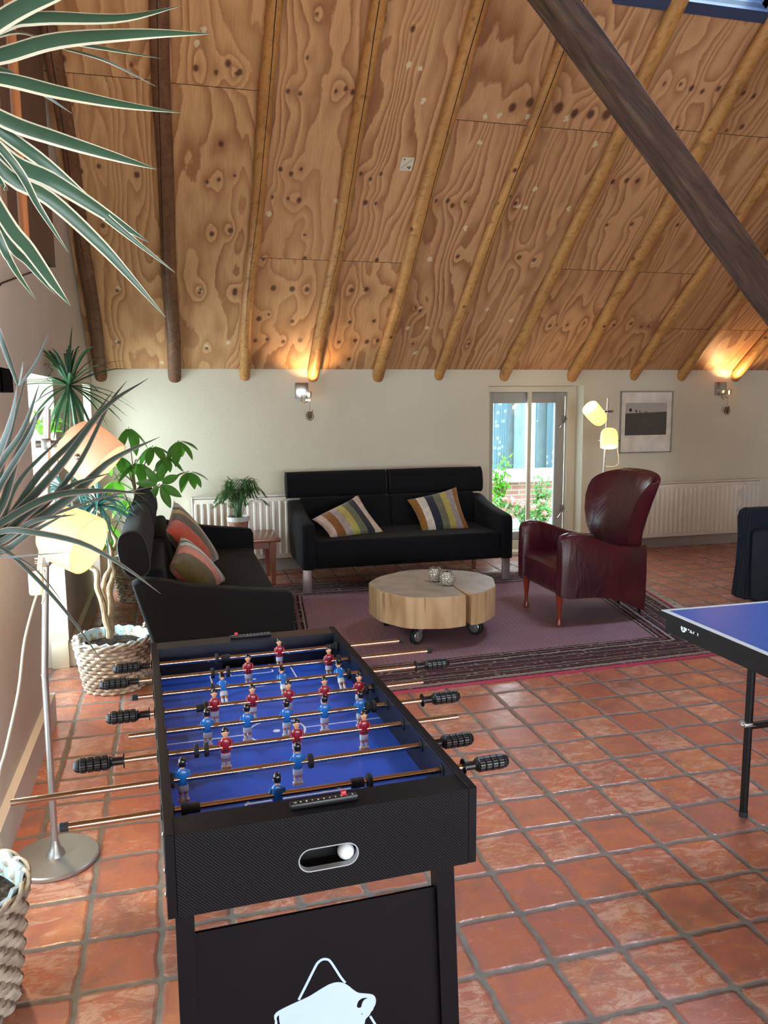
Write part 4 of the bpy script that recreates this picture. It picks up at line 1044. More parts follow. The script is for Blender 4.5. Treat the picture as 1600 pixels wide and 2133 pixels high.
# ================================================================== FLOOR LAMPS
def shade_mat(name, c, e, st):
    g = G(name, .35, spec=.4); g.col(c)
    t = g.t; tl = t.nodes.new('ShaderNodeBsdfTranslucent'); tl.inputs[0].default_value = lin(c)
    mx = t.nodes.new('ShaderNodeMixShader'); mx.inputs[0].default_value = .5; out = [q for q in t.nodes if q.type == 'OUTPUT_MATERIAL'][0]
    g.b.inputs['Emission Color'].default_value = lin(e); g.b.inputs['Emission Strength'].default_value = st
    t.links.new(g.b.outputs[0], mx.inputs[1]); t.links.new(tl.outputs[0], mx.inputs[2]); t.links.new(mx.outputs[0], out.inputs[0]); return g.m
M_shd = {'yellow': shade_mat('yellow_opal_glass', 'EAD6AC', 'FFDCA0', .36), 'pink': shade_mat('peach_opal_glass', 'E8C8AC', 'FFCCA4', .25), 'back': shade_mat('cream_opal_glass', 'F4E8C0', 'FFDE90', .8)}
def bell(parent, apex, mouth, r, mat, tipflat=.45):
    """opal glass shade: rounded closed end at apex, open rim at mouth"""
    apex, mouth = Vector(apex), Vector(mouth); ax = (mouth-apex); L = ax.length; M = ax.to_track_quat('Z', 'Y').to_matrix()
    out = [(r*.30, 0.0), (r*.55, L*.02), (r*.76, L*.08), (r*.90, L*.20), (r*.975, L*.40), (r, L*.62), (r, L)]
    inn = [(a-.0035, z) for a, z in out[::-1]]; inn[-1] = (r*.28, .004)
    b = B(); b.lathe(out+inn, 40, apex, M, cap=False, closed_prof=True); s = b.go('lamp_shade', mat, parent, smooth=50)
    b = B(); b.lathe([(.001, -.004), (r*.31, -.003), (r*.31, .006), (.001, .007)], 24, apex, M); b.go('shade_cap', M_chrome, s)
    b = B(); b.sph(apex+ax*.42, r*.36, 14); b.go('bulb', M_lampb, s)
    return s
M_lampb = bpy.data.materials.new('frosted_bulb'); M_lampb.use_nodes = True
_e = M_lampb.node_tree.nodes['Principled BSDF']; _e.inputs['Emission Color'].default_value = (1, .84, .58, 1); _e.inputs['Emission Strength'].default_value = 5
def cord(parent, pts, r, mat, name='cord', n=30):
    b = B(); b.tube(bez(pts, n), r, 6); return b.go(name, mat, parent)
M_cordw = simple('cream_cord', 'D8CDB4', .5)
fl = thing('floor_lamp', 'silver floor lamp with two glowing shades and round base behind the table football', 'lamp')
LY = 2.62; pb = atz(113, 1790, .02)
bx, by = pb.x, LY
b = B(); b.lathe([(.130, 0), (.134, .003), (.134, .012), (.130, .016), (.03, .018), (.026, .03), (.016, .045), (.013, .06), (.011, .068)], 64, (bx, by, 0)); b.go('lamp_base', M_alu, fl)
ptop = at(98, 852, LY); pmid = at(93, 1405, LY)
b = B(); b.tube([(bx, by, .06), pmid], .0105, 16); b.tube([pmid-Vector((0, 0, .002)), pmid+Vector((0, 0, .003))], .0125, 16); b.tube([pmid, ptop], .0105, 16); b.go('pole', M_alu, fl)
s1 = bell(fl, at(143, 906, 2.62), at(220, 971, 2.585), .086, M_shd['pink'])
s2 = bell(fl, at(100, 1100, 2.61), at(186, 1137, 2.545), .092, M_shd['yellow'])
for (pv, sh, sd) in ((at(97, 925, LY), at(162, 952, 2.52), 1), (at(95, 1168, LY), at(125, 1165, 2.53), -1)):
    b = B(); b.tube([pv-Vector((.03, 0, 0)), pv+Vector((.035, 0, 0))], .011, 12); b.tube([pv+Vector((.03, 0, 0)), sh], .006, 8); b.sph(sh, .011, 12); b.box(pv, (.028, .028, .034), .004); b.go('lamp_joint', M_chrome, fl)
sw = at(75, 1215, 2.60); b = B(); b.box(sw, (.042, .022, .075), .009, 3); swo = b.go('dimmer_switch', simple('cream_plastic', 'E6D6AC', .4), fl)
for dx in (-.009, .009):
    b = B(); b.box(sw+Vector((dx, -.012, .0)), (.010, .004, .016), .002); b.go('switch_button', M_whitepl, swo)
cord(fl, [at(92, 1065, LY-.02), at(86, 1120, 2.58), at(79, 1190, 2.59), sw+Vector((0, 0, .035))], .004, M_cordw)
cord(fl, [sw+Vector((.006, 0, .034)), at(92, 1195, 2.58), at(93, 1235, 2.59), at(88, 1258, 2.59)], .0035, M_cordw)
cord(fl, [sw+Vector((0, 0, -.035)), at(67, 1270, 2.56), at(50, 1340, 2.5), at(38, 1440, 2.45), at(12, 1560, 2.38), at(-6, 1640, 2.34), Vector((-.56, 2.3, .05)), Vector((-.57, 2.2, .01))], .004, M_cordw)
for p in (s1, s2): pass
for (A, Bm, pw, tc) in (((143, 906, 2.62), (220, 971, 2.585), .9, (1, .84, .66)), ((100, 1100, 2.61), (186, 1137, 2.545), 1.3, (1, .85, .60))):
    pc = at(*A).lerp(at(*Bm), .88); lamp_light('floor_lamp_glow', 'POINT', pc, pw*.6, tc, .05, fl)

f2 = thing('floor_lamp', 'slim floor lamp with two cream shades behind the wine-red armchair', 'lamp'); L2 = 6.45
pt2, pl2 = at(1266.5, 829, L2), at(1257, 1000, L2); px0 = pl2.x-.01
b = B(); b.lathe([(.12, 0), (.122, .012), (.03, .016), (.012, .05)], 48, (px0, L2, 0)); b.go('lamp_base', M_alu, f2)
b = B(); b.tube([(px0, L2, .04), pl2, pt2], .009, 12); b.go('pole', M_alu, f2)
bell(f2, at(1254, 879, 6.42), at(1229, 849, 6.36), .074, M_shd['back'])
# shade pointing down-left (open) and lower shade pointing straight down
bell(f2, at(1269, 893, 6.36), at(1269, 931, 6.31), .076, M_shd['back'])
b = B(); p = at(1267, 857, L2); b.tube([p-Vector((.035, 0, 0)), p+Vector((.04, 0, 0))], .009, 10); b.tube([p-Vector((.03, 0, 0)), at(1251, 858, 6.38)], .005, 8); b.sph(p+Vector((.04, 0, 0)), .012, 10); b.go('lamp_joint', M_chrome, f2)
b = B(); p = at(1266, 917, 6.38); b.tube([p-Vector((.09, 0, 0)), p-Vector((.085, .06, 0)), p+Vector((.085, -.06, 0)), p+Vector((.09, 0, 0))], .004, 8); b.tube([p+Vector((0, -.06, 0)), p+Vector((0, .07, 0))], .006, 8); b.go('lamp_joint', M_chrome, f2)
cord(f2, [at(1286, 930, 6.35), at(1289, 960, 6.36), at(1284, 970, 6.38), at(1270, 972, 6.42), at(1261, 971, L2)], .003, M_cordw)
for pc, pw in ((at(1231, 852, 6.365), 2.4), (at(1269, 930, 6.32), 2.6)): lamp_light('floor_lamp_glow', 'POINT', pc, pw, (1, .72, .36), .04, f2)

# ================================================================== BASKET PLANTS
def wicker():
    g = G('grey_wicker', .7, spec=.25); n = g.noise(scale=26, detail=3); g.col(g.ramp(n, [(.3, '8E7E70'), (.5, 'BAAA98'), (.7, 'D6CAB8')])); g.bump(g.noise(scale=120, detail=2), .3, .002); return g.m
M_wick = wicker()
M_liner = simple('pale_plastic_liner', 'BFD6E0', .35, var=.08)
M_bark = wood('tan_bark', '7A6650', 'B09A7C', '94805F', 1.5, .85, (1, 1, 3), bump=.6)
def basket(parent, c, rb, rt, h, rows=13, ang=0.0, soil=.045):
    c = Vector(c); b = B(); ns = 40; n = ns*4; rh = h/rows
    for j in range(rows):
        z = rh*(j+.5); R = rb+(rt-rb)*(j+.5)/rows
        pts = [c+Vector(((R+.0068*math.cos(ns*a/2+PI*j))*math.cos(a), (R+.0068*math.cos(ns*a/2+PI*j))*math.sin(a), z+.0012*math.sin(3*a+j))) for a in [2*PI*k/n for k in range(n+1)]]
        b.tube(pts, rh*.43, 6, cap=False)
    for k in range(ns):
        a = 2*PI*k/ns; b.tube([c+Vector((rb*math.cos(a), rb*math.sin(a), .003)), c+Vector((rt*math.cos(a), rt*math.sin(a), h))], .0035, 5)
    b.lathe([(rb-.004, .002), (rt-.006, h-.005), (rt-.010, h-.005), (rb-.008, .006)], 48, c, cap=False, closed_prof=True)
    b.lathe([(.001, .001), (rb, .001), (rb, .006), (.001, .006)], 32, c)
    b.go('basket', M_wick, parent, smooth=60)
    b = B()
    for s in (0, PI):
        pts = [c+Vector(((rt+.004+.007*math.cos(9*a+s))*math.cos(a), (rt+.004+.007*math.cos(9*a+s))*math.sin(a), h+.004+.008*math.sin(9*a+s))) for a in [2*PI*k/144 for k in range(145)]]; b.tube(pts, .0065, 6, cap=False)
    b.go('basket_rim', M_wick, parent, smooth=60)
    for s in (0, PI):
        a0 = ang+s; p = c+Vector((rt*math.cos(a0), rt*math.sin(a0), h)); tn = Vector((-math.sin(a0), math.cos(a0), 0)); b = B()
        for q_ in (0, PI):
            pts = []
            for k in range(21):
                a = PI*k/20; cp = p+tn*.045*math.cos(a)+Vector((0, 0, .052*math.sin(a)-.004)); pts.append(cp+Vector((math.cos(a0), math.sin(a0), 0))*.0045*math.cos(a*7+q_)+Vector((0, 0, .0045*math.sin(a*7+q_))))
            b.tube(pts, .0055, 6)
        b.go('basket_handle', M_wick, parent, smooth=60)
    b = B(); rings = []; random.seed(4)
    for (r_, z, w_) in ((rt-.012, h-.05, 0), (rt-.006, h+.008, .003), (rt-.002, h+.016, .006), (rt-.010, h+.020, .006), (rt-.016, h-.05, .002)):
        rings.append([c+Vector(((r_+w_*math.sin(k*2.7))*math.cos(2*PI*k/60), (r_+w_*math.sin(k*2.7))*math.sin(2*PI*k/60), z+w_*1.1*math.sin(k*1.9))) for k in range(60)])
    b.loft(rings, True, False); b.go('plastic_liner', M_liner, parent)
    b = B(); rings = []
    for i in range(10):
        r_ = (rt-.017)*(1-i/10)+.001; rings.append([c+Vector((r_*math.cos(2*PI*k/36), r_*math.sin(2*PI*k/36), h-soil+.012*(i/10)+random.uniform(-.004, .004))) for k in range(36)])
    b.loft(rings, True, True); b.go('soil', M_soil, parent, smooth=80)

M_drac = leafm('dark_green_strap_leaf', '2E4E30', .12, .35)
M_dracb = leafm('blue_green_strap_leaf', '46706A', .12, .3)
def strap(bb, pts, w, fold=.35, mats=(0,), n=14, tw=0.0, view=None):
    """strap leaf along pts; edge strips take mats[1] when given"""
    P = bez(pts, n); rings = []
    for i, p in enumerate(P):
        t = i/n; T = (P[min(i+1, n)]-P[max(i-1, 0)]).normalized()
        up = Vector((0, 0, 1)) if view is None else view
        sd = T.cross(up); sd = sd.normalized() if sd.length > .05 else Vector((1, 0, 0)); nn = sd.cross(T).normalized()
        a = tw; sd, nn = sd*math.cos(a)+nn*math.sin(a), nn*math.cos(a)-sd*math.sin(a)
        ww = w*(min(1, .55+t*1.6))*(1-max(0, (t-.35)/.65)**1.8)+.0003
        if len(mats) > 1: rings.append([p-sd*ww+nn*ww*fold, p-sd*ww*.74+nn*ww*fold*.6, p, p+sd*ww*.74+nn*ww*fold*.6, p+sd*ww+nn*ww*fold])
        else: rings.append([p-sd*ww+nn*ww*fold, p, p+sd*ww+nn*ww*fold])
    R = [[bb.bm.verts.new(q_) for q_ in r_] for r_ in rings]
    m = len(rings[0])
    for a_, b_ in zip(R, R[1:]):
        for i in range(m-1):
            f = bb.bm.faces.new((a_[i], a_[i+1], b_[i+1], b_[i])); f.material_index = (mats[1] if i in (0, m-2) else mats[0]) if len(mats) > 1 else mats[0]
def rosette(bb, c, n, L, w, droop, seed, lo=-.5, hi=1.2):
    random.seed(seed); c = Vector(c)
    for k in range(n):
        a = k*2.39996+random.uniform(-.2, .2); el = lo+(hi-lo)*random.random()**1.0; Ls = L*random.uniform(.75, 1.15)
        d = Vector((math.cos(a)*math.cos(el), math.sin(a)*math.cos(el), math.sin(el))); dr_ = droop*random.uniform(.4, 1.3)
        pts = [c, c+d*Ls*.35, c+d*Ls*.7-Vector((0, 0, dr_*Ls*.25)), c+d*Ls*.98-Vector((0, 0, dr_*Ls*.75))]
        strap(bb, pts, w*random.uniform(.8, 1.15), tw=random.uniform(-.4, .4), n=10)

# money tree style plant in the far basket
M_pach = leafm('broad_green_leaf', '5E9C40', .45, .35)
pa = thing('leafy_tree', 'broad-leaved green tree in a wicker basket behind the left sofa', 'plant'); pc = Vector((-.28, 6.18, 0))
basket(pa, pc, .135, .185, .30, ang=2.2)
b = B(); bl = B(); bg_ = B(); random.seed(31)
top = pc+Vector((.0, -.05, .95)); trunk = bez([pc+Vector((0, 0, .25)), pc+Vector((.02, -.02, .55)), top], 12); b.tube(trunk, [.02-.0007*i for i in range(13)], 10)
nodes = [((268, 889), 6.0, 1.0), ((372, 917), 5.9, 1.0), ((333, 1008), 5.75, .85), ((394, 981), 5.9, .9), ((318, 928), 6.0, .95), ((250, 950), 6.1, .9), ((238, 1000), 6.15, .9), ((288, 962), 6.1, 1.0), ((225, 1090), 6.2, .8), ((215, 950), 6.2, .9), ((262, 1040), 6.2, .9), ((345, 950), 5.85, .75), ((232, 1120), 6.1, .6)]
for i, ((u, v), Y, sc_) in enumerate(nodes):
    nd = at(u, v, Y); st_ = trunk[min(12, 5+i % 8)]; mid = st_.lerp(nd, .55)+Vector((0, 0, .05)); b.tube(bez([st_, mid, nd], 8), [.006-.0004*k for k in range(9)], 6)
    nl = 6 if i != 2 else 7; a0 = random.random()*6
    for k in range(nl):
        a = a0+2*PI*k/nl+random.uniform(-.2, .2); drp = random.uniform(-.9, -.25)*(1.2 if i in (0, 1, 3) else 1)
        if i == 2: d = Vector((math.cos(a), -.3, math.sin(a))); upv = Vector((0, -1, .2))
        else: d = Vector((math.cos(a)*.75, math.sin(a)*.6, drp)); upv = Vector((math.cos(a), math.sin(a), .9))
        tgt = bg_ if i in (6, 8, 9, 10, 12) else bl  # window-side clusters take a brighter lime green, light through the leaves put into colour
        leaf_quad(tgt, nd+d.normalized()*.02, d, upv, .185*sc_*random.uniform(.75, 1.1), .036*sc_, n=7, curve=.12, fold=.3)
b.go('trunk', M_bark, pa); bl.go('foliage', M_pach, pa, recalc=False); bg_.go('foliage', M_leafg, pa, recalc=False)

# green dracaena with twisting stems in the middle basket
dc = thing('dracaena', 'dark green spiky dracaena with twisted trunks in a wicker basket by the left sofa', 'plant'); q = Vector((-.335, 4.26, 0))
basket(dc, q, .145, .187, .255, ang=3.6, soil=.035)
b = B()
def stem(pp_, r0, r1, n=26):
    P = bez(pp_, n); b.tube([p+Vector((.005*math.sin(i*.9), .005*math.cos(i*1.1), 0)) for i, p in enumerate(P)], [r0+(r1-r0)*i/n+.0012*math.sin(i*1.7) for i in range(n+1)], 10)
root_ = at(228, 1328, 4.22)
stem([root_, at(222, 1290, 4.22), at(208, 1240, 4.22), at(200, 1195, 4.25), at(188, 1175, 4.28), at(165, 1140, 4.3)], .018, .012)
stem([root_, at(233, 1290, 4.24), at(229, 1240, 4.26), at(235, 1195, 4.3), at(232, 1160, 4.3), at(222, 1120, 4.35)], .018, .012)
stem([at(228, 1300, 4.25), at(216, 1240, 4.3), at(214, 1215, 4.3), at(227, 1190, 4.3), at(229, 1160, 4.33), at(240, 1130, 4.38), at(228, 1095, 4.4), at(216, 1070, 4.42), at(180, 1050, 4.42)], .013, .009, 36)
stem([at(165, 1140, 4.3), at(150, 1060, 4.35), at(146, 960, 4.4), at(144, 820, 4.4)], .011, .009)
b.go('trunk', M_bark, dc)
cr = at(144, 803, 4.4); cr.x = max(cr.x, -.56)
b = B(); rosette(b, cr, 58, .34, .0095, .45, 77, -1.25, 1.4); b.go('foliage', M_drac, dc, recalc=False)
b = B(); rosette(b, at(205, 1052, 4.42), 46, .27, .010, .8, 78, -.5, 1.0); rosette(b, at(135, 1020, 4.45), 36, .26, .010, .8, 79, -.4, .9); b.go('foliage', M_dracb, dc, recalc=False)
b = B(); rosette(b, at(85, 905, 4.6)+Vector((.0, 0, 0)), 16, .22, .012, .6, 80, .2, 1.4); b.go('foliage', M_leafg, dc, recalc=False)

# big variegated dracaena at the left edge, in the near basket
M_vg = leafm('grey_green_leaf', '3E5E48', .12, .35); M_vc = leafm('cream_leaf_edge', 'EDE4C8', .15, .4)
vd = thing('variegated_dracaena', 'variegated dracaena with cream-edged strap leaves in the near basket at the left edge', 'plant')
nbk = Vector((-.585, 1.99, 0)); basket(vd, nbk, .15, .19, .30, ang=1.2)
b = B()
UP = at(-150, 150, 1.42); LOW = at(-62, 1140, 1.62)
b.tube([p+Vector((.004*math.sin(i), .004*math.cos(i*1.3), 0)) for i, p in enumerate(bez([nbk+Vector((0, 0, .24)), nbk+Vector((.02, -.1, .6)), Vector((-.57, 1.75, 1.0)), LOW], 24))], .017, 10)
b.tube([p+Vector((.004*math.sin(i), .004*math.cos(i*1.3), 0)) for i, p in enumerate(bez([nbk+Vector((-.03, -.03, .24)), nbk+Vector((-.04, -.2, .9)), Vector((-.56, 1.6, 1.5)), UP], 30))], .019, 10)
b.go('trunk', M_bark, vd)
def vleaf(bb, pix, w, d0, d1, org, fold=.3, tw=0.0):
    pts = [org] if org is not None else []
    m = len(pix)
    for i, (u, v) in enumerate(pix): pts.append(at(u, v, d0+(d1-d0)*(i/(max(1, m-1)))))
    strap(bb, pts, w, fold, (0, 1), 22, tw, view=AF.copy())
bu = B()
for pix, w, d1 in (([(10, 32), (120, -18), (240, -60)], .0125, 1.35), ([(0, 50), (80, 33), (250, 35), (378, 12)], .0125, 1.45), ([(0, 112), (120, 80), (300, 68), (443, 70)], .013, 1.4),
    ([(0, 66), (90, 76), (200, 96), (336, 122)], .0085, 1.75), ([(60, 85), (120, 96), (220, 125), (325, 180)], .006, 1.8), ([(0, 160), (120, 188), (250, 215), (378, 235)], .0115, 1.45),
    ([(0, 143), (80, 188), (150, 236)], .006, 1.6), ([(0, 243), (120, 287), (240, 325), (328, 353)], .0115, 1.5), ([(0, 270), (100, 345), (230, 460), (365, 568)], .0095, 1.6),
    ([(0, 318), (110, 375), (230, 452), (310, 505)], .0135, 1.6), ([(0, 350), (100, 410), (200, 500), (270, 575), (345, 661)], .0105, 1.55), ([(20, 330), (80, 430), (143, 527)], .0055, 1.5),
    ([(0, 440), (60, 520), (110, 590), (147, 637)], .0095, 1.4), ([(0, 475), (60, 550), (115, 615)], .007, 1.5), ([(-5, 490), (30, 560), (75, 625)], .0055, 1.5), ([(-10, 365), (17, 397)], .005, 1.5),
    ([(-300, 60), (-420, 20)], .012, 1.3), ([(-280, 250), (-380, 420)], .012, 1.4), ([(-200, 20), (-180, -120)], .012, 1.3), ([(-220, 300), (-190, 520)], .012, 1.3), ([(-120, -60), (-40, -200)], .012, 1.4)):
    vleaf(bu, pix, w*1.22, 1.42+.2*(d1-1.42), d1, UP, tw=random.uniform(-.3, .3))
bu.go('foliage', [M_vg, M_vc], vd, recalc=False)
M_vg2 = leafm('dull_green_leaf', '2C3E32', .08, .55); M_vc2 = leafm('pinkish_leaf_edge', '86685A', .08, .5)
bw = B()
for pix, w, d1 in (([(0, 1098), (115, 981), (216, 851), (309, 788)], .0105, 1.75), ([(20, 1120), (150, 985), (225, 845), (264, 793)], .007, 1.8), ([(0, 1130), (140, 1040), (230, 960), (333, 910)], .0115, 1.7),
    ([(0, 1060), (35, 950), (70, 880), (95, 845)], .0095, 1.6), ([(-10, 985), (45, 900), (82, 800)], .008, 1.5), ([(10, 1090), (80, 990), (170, 900), (235, 815)], .0085, 1.8),
    ([(0, 1090), (100, 1036), (200, 1022), (303, 1028)], .0095, 1.6), ([(0, 1112), (130, 1065), (220, 1035), (340, 1009)], .0035, 1.7), ([(0, 1128), (70, 1085), (157, 1072)], .008, 1.55),
    ([(0, 1150), (60, 1112), (138, 1070)], .0075, 1.55), ([(0, 1108), (60, 1108), (170, 1132), (260, 1182), (335, 1237)], .007, 1.5), ([(0, 1140), (80, 1210), (150, 1290), (217, 1384)], .0045, 1.5),
    ([(0, 1148), (60, 1175), (100, 1215), (128, 1252)], .002, 1.5), ([(0, 1160), (70, 1156), (138, 1151)], .0018, 1.5), ([(-20, 990), (20, 880), (36, 800)], .0085, 1.4), ([(36, 800), (0, 700), (-10, 640)], .0075, 1.4),
    ([(38, 802), (46, 760), (48, 742)], .004, 1.4), ([(40, 803), (75, 755), (104, 688)], .003, 1.5), ([(-20, 1060), (5, 960), (30, 870), (60, 760)], .0085, 1.6), ([(0, 1010), (60, 910), (80, 850)], .009, 1.5), ([(-10, 1110), (40, 1000), (140, 900)], .009, 1.7),
    ([(-5, 1120), (60, 1065), (150, 1010), (230, 985)], .0095, 1.65), ([(-160, 1050), (-260, 980)], .01, 1.6), ([(-170, 1180), (-260, 1300)], .01, 1.6), ([(-100, 1020), (-120, 900)], .01, 1.5), ([(-80, 1250), (-60, 1380)], .009, 1.55)):
    vleaf(bw, pix, w*.85, 1.62+.2*(d1-1.62), d1, LOW if pix[0][0] < 30 else None, tw=random.uniform(-.3, .3))
bw.go('foliage', [M_vg2, M_vc2], vd, recalc=False)

for rt_ in (vd, dc, pa):
    for ch in rt_.children:
        if ch.name.startswith('foliage') or ch.name.startswith('trunk'):
            for v in ch.data.vertices:
                p = v.co
                inop = any(a+.02 < p.y < c-.02 for a, c in OP) and p.z < TOP-.02
                if p.x < XW+.012 and not inop: p.x = XW+.012+.02*(1-math.exp((p.x-XW-.012)/.1))
# ================================================================== TABLE FOOTBALL
TH = math.radians(2.3); TO = Vector((-.038, 1.247, 0)); tf = thing('table_football', 'black table football with blue pitch, chrome rods and a white bison logo', 'game table', TO, TH)
EX = Vector((math.cos(TH), math.sin(TH), 0)); EY = Vector((-math.sin(TH), math.cos(TH), 0))
def tl(P): d_ = P-TO; return Vector((d_.dot(EX), d_.dot(EY), P.z))
def tz(u, v, z): return tl(atz(u, v, z))
def tfr(u, v, off=0.0):
    q_ = ray(u, v); n_ = EY; t_ = (n_.dot(TO)+off-n_.dot(CAMP))/n_.dot(q_); return tl(CAMP+q_*t_)
WT, LT, ZTOP, ZBOT, ZF, ZR = .541, 1.086, .78, .637, .702, .757
def carbon():
    g = G('dark_carbon_laminate', .5, spec=.12); x, y, z = g.xyz()
    s_ = g.ma('SINE', g.ma('MULTIPLY', g.ma('ADD', g.ma('ADD', x, z), g.ma('MULTIPLY', y, 1.0)), 1100.0))
    g.col(g.mix(g.ramp(s_, [(.35, 0.0), (.65, 1.0)]), '0E0D10', '1A181C')); g.bump(s_, .25, .001); return g.m
M_carb = carbon(); M_lam = simple('dark_laminate', '120F14', .5, 0, .12, var=.06, bump=.05, bs=300); M_lamb = simple('navy_black_laminate', '10131E', .4)
T = .016
for x0 in (0, WT-T):
    b = B(); b.b2((x0, 0, ZBOT), (x0+T, LT, ZTOP+.002), .0012, 1); b.go('side_board', M_lam, tf, smooth=None)
# front board with ball return slot
My_ = Matrix(((1, 0, 0, 0), (0, 0, 1, 0), (0, 1, 0, 0), (0, 0, 0, 1)))
cz = .6975; hr = .0215
sA, sB = tfr(622, 1824).x+hr, tfr(748, 1795).x-hr
zA, zB = .694, .700
stad = [(sB+hr*math.cos(a), zB+hr*math.sin(a)) for a in np.linspace(-PI/2, PI/2, 14)]+[(sA+hr*math.cos(a), zA+hr*math.sin(a)) for a in np.linspace(PI/2, 3*PI/2, 14)]
zA = zB = .697
stad = [(sB+hr*math.cos(a), zB+hr*math.sin(a)) for a in np.linspace(-PI/2, PI/2, 14)]+[(sA+hr*math.cos(a), zA+hr*math.sin(a)) for a in np.linspace(PI/2, 3*PI/2, 14)]
b = B(); b.prism([(T+.0005, ZBOT), (WT-T-.0005, ZBOT), (WT-T-.0005, ZTOP), (T+.0005, ZTOP)], .0145, My_, [stad[::-1]]); b.b2((T+.0005, .0145, ZTOP-.018), (WT-T-.0005, .062, ZTOP)); b.b2((T, .052, ZF), (WT-T, .062, ZTOP-.018))
b.go('end_board', M_carb, tf, smooth=None)
b = B(); b.b2((T+.0005, LT-.062, ZTOP-.018), (WT-T-.0005, LT, ZTOP)); b.b2((T, LT-.014, ZBOT), (WT-T, LT, ZTOP-.018))
gx0, gx1 = WT/2-.075, WT/2+.075
b.b2((T, LT-.062, ZF), (gx0, LT-.052, ZTOP-.018)); b.b2((gx1, LT-.062, ZF), (WT-T, LT-.052, ZTOP-.018)); b.b2((gx0, LT-.062, ZF+.035), (gx1, LT-.052, ZTOP-.018))
b.go('end_board', M_lamb, tf, smooth=None)
# return tray
b = B()
outer = [(p[0]+(p[0]-(sA+sB)/2)*.0, p[1]) for p in stad]
def stadr(r, dz=0): return [Vector((sB+r*math.cos(a), 0, zB+dz+r*math.sin(a))) for a in np.linspace(-PI/2, PI/2, 14)]+[Vector((sA+r*math.cos(a), 0, zA+dz+r*math.sin(a))) for a in np.linspace(PI/2, 3*PI/2, 14)]
off = lambda L, y_: [p+Vector((0, y_, 0)) for p in L]
b.loft([off(stadr(hr-.0002), -.0008), off(stadr(hr-.0022), -.0008), off(stadr(hr-.0022), .012), off(stadr(hr-.0002), .012)], True, False)
b.go('return_tray', simple('light_grey_plastic', '9CA2A8', .4), tf)
b = B(); b.loft([off(stadr(hr+.002), .0145), off(stadr(hr+.004), .0145), off(stadr(hr+.004), .05), off(stadr(hr+.002), .05)], True, False); b.go('return_chute', M_dark, tf)
b = B(); b.loft([off(stadr(hr+.004), .046), off(stadr(hr+.004), .048)]); b.go('tray_back', M_dark, tf, smooth=None)
def pitch_mat():
    g = G('blue_pitch', .3, spec=.5); x, y, z = g.xyz(); cx, cy = WT/2, LT/2
    def band(d, w): return g.ma('LESS_THAN', g.ma('ABSOLUTE', d), w)
    dx, dy = g.ma('SUBTRACT', x, cx), g.ma('SUBTRACT', y, cy); ady = g.ma('ABSOLUTE', dy)
    rr = g.ma('SQRT', g.ma('ADD', g.ma('MULTIPLY', dx, dx), g.ma('MULTIPLY', dy, dy)))
    circ = band(g.ma('SUBTRACT', rr, .066), .0026); dot = g.ma('LESS_THAN', rr, .0085)
    mid = g.ma('MULTIPLY', band(dy, .0022), g.ma('GREATER_THAN', rr, .066))
    # penalty areas, goal areas and arcs at both ends
    dE = g.ma('SUBTRACT', LT/2-.062, ady); adx = g.ma('ABSOLUTE', dx)
    b1 = g.ma('MULTIPLY', band(g.ma('SUBTRACT', dE, .155), .0022), g.ma('LESS_THAN', adx, .115)); b2_ = g.ma('MULTIPLY', band(g.ma('SUBTRACT', adx, .115), .0022), g.ma('LESS_THAN', dE, .155))
    b3 = g.ma('MULTIPLY', band(g.ma('SUBTRACT', dE, .065), .0022), g.ma('LESS_THAN', adx, .06)); b4 = g.ma('MULTIPLY', band(g.ma('SUBTRACT', adx, .06), .0022), g.ma('LESS_THAN', dE, .065))
    pr = g.ma('SQRT', g.ma('ADD', g.ma('MULTIPLY', dx, dx), g.ma('MULTIPLY', g.ma('SUBTRACT', dE, .11), g.ma('SUBTRACT', dE, .11))))
    arc = g.ma('MULTIPLY', band(g.ma('SUBTRACT', pr, .062), .0026), g.ma('GREATER_THAN', dE, .155)); pd = g.ma('LESS_THAN', pr, .005)
    tot = circ
    for q_ in (dot, mid, b1, b2_, b3, b4, arc, pd): tot = g.ma('MAXIMUM', tot, q_)
    n = g.noise(scale=4, detail=3); c = g.mix(n, '2450C0', '3466D8'); g.col(g.mix(tot, c, 'E4ECF6')); return g.m
b = B(); b.b2((T, .055, ZF-.01), (WT-T, LT-.055, ZF)); b.go('pitch', pitch_mat(), tf, smooth=None)
b = B(); b.b2((T, .0148, ZBOT+.004), (WT-T, LT-.0145, ZBOT+.010)); b.go('base_board', M_lam, tf, smooth=None)
for s in (0, 1):
    b = B(); x0 = T if s == 0 else WT-T-.002
    b.b2((x0, .062, ZF), (x0+.002, LT-.062, ZTOP-.001)); b.go('inner_side_lining', M_lamb, tf, smooth=None)
# legs and end panel
for sy in (0, 1):
    for sx in (0, 1):
        b = B(); y0 = .012 if sy == 0 else LT-.012-.032
        xa, xb = ((.012, .042) if sx == 0 else (.468, .502)); spl = (-.0 if sx == 0 else .012)
        b.loft([[Vector((xa+spl*w_, yy, z_)) if q_ == 0 else Vector((xb+spl*w_, yy, z_)) for q_, yy in ((0, y0), (1, y0), (1, y0+.032), (0, y0+.032))] for (z_, w_) in ((.012, 2.0), (ZBOT, 0))])
        b.go('leg', M_lam, tf, smooth=None)
        b = B(); b.lathe([(.016, 0), (.016, .012)], 16, ((xa+xb)/2+spl*2, y0+.016, 0)); b.go('leg_foot', M_rubber, tf)
py = .024
b = B(); b.loft([[Vector((x, yy, z)) for x, yy in ((.0415, py), (.468+.012*w_, py), (.468+.012*w_, py+.006), (.0415, py+.006))] for z, w_ in ((.20, 1.4), (tfr(405, 1945, py).z, .12))]); b.go('end_panel', M_lam, tf, smooth=None)
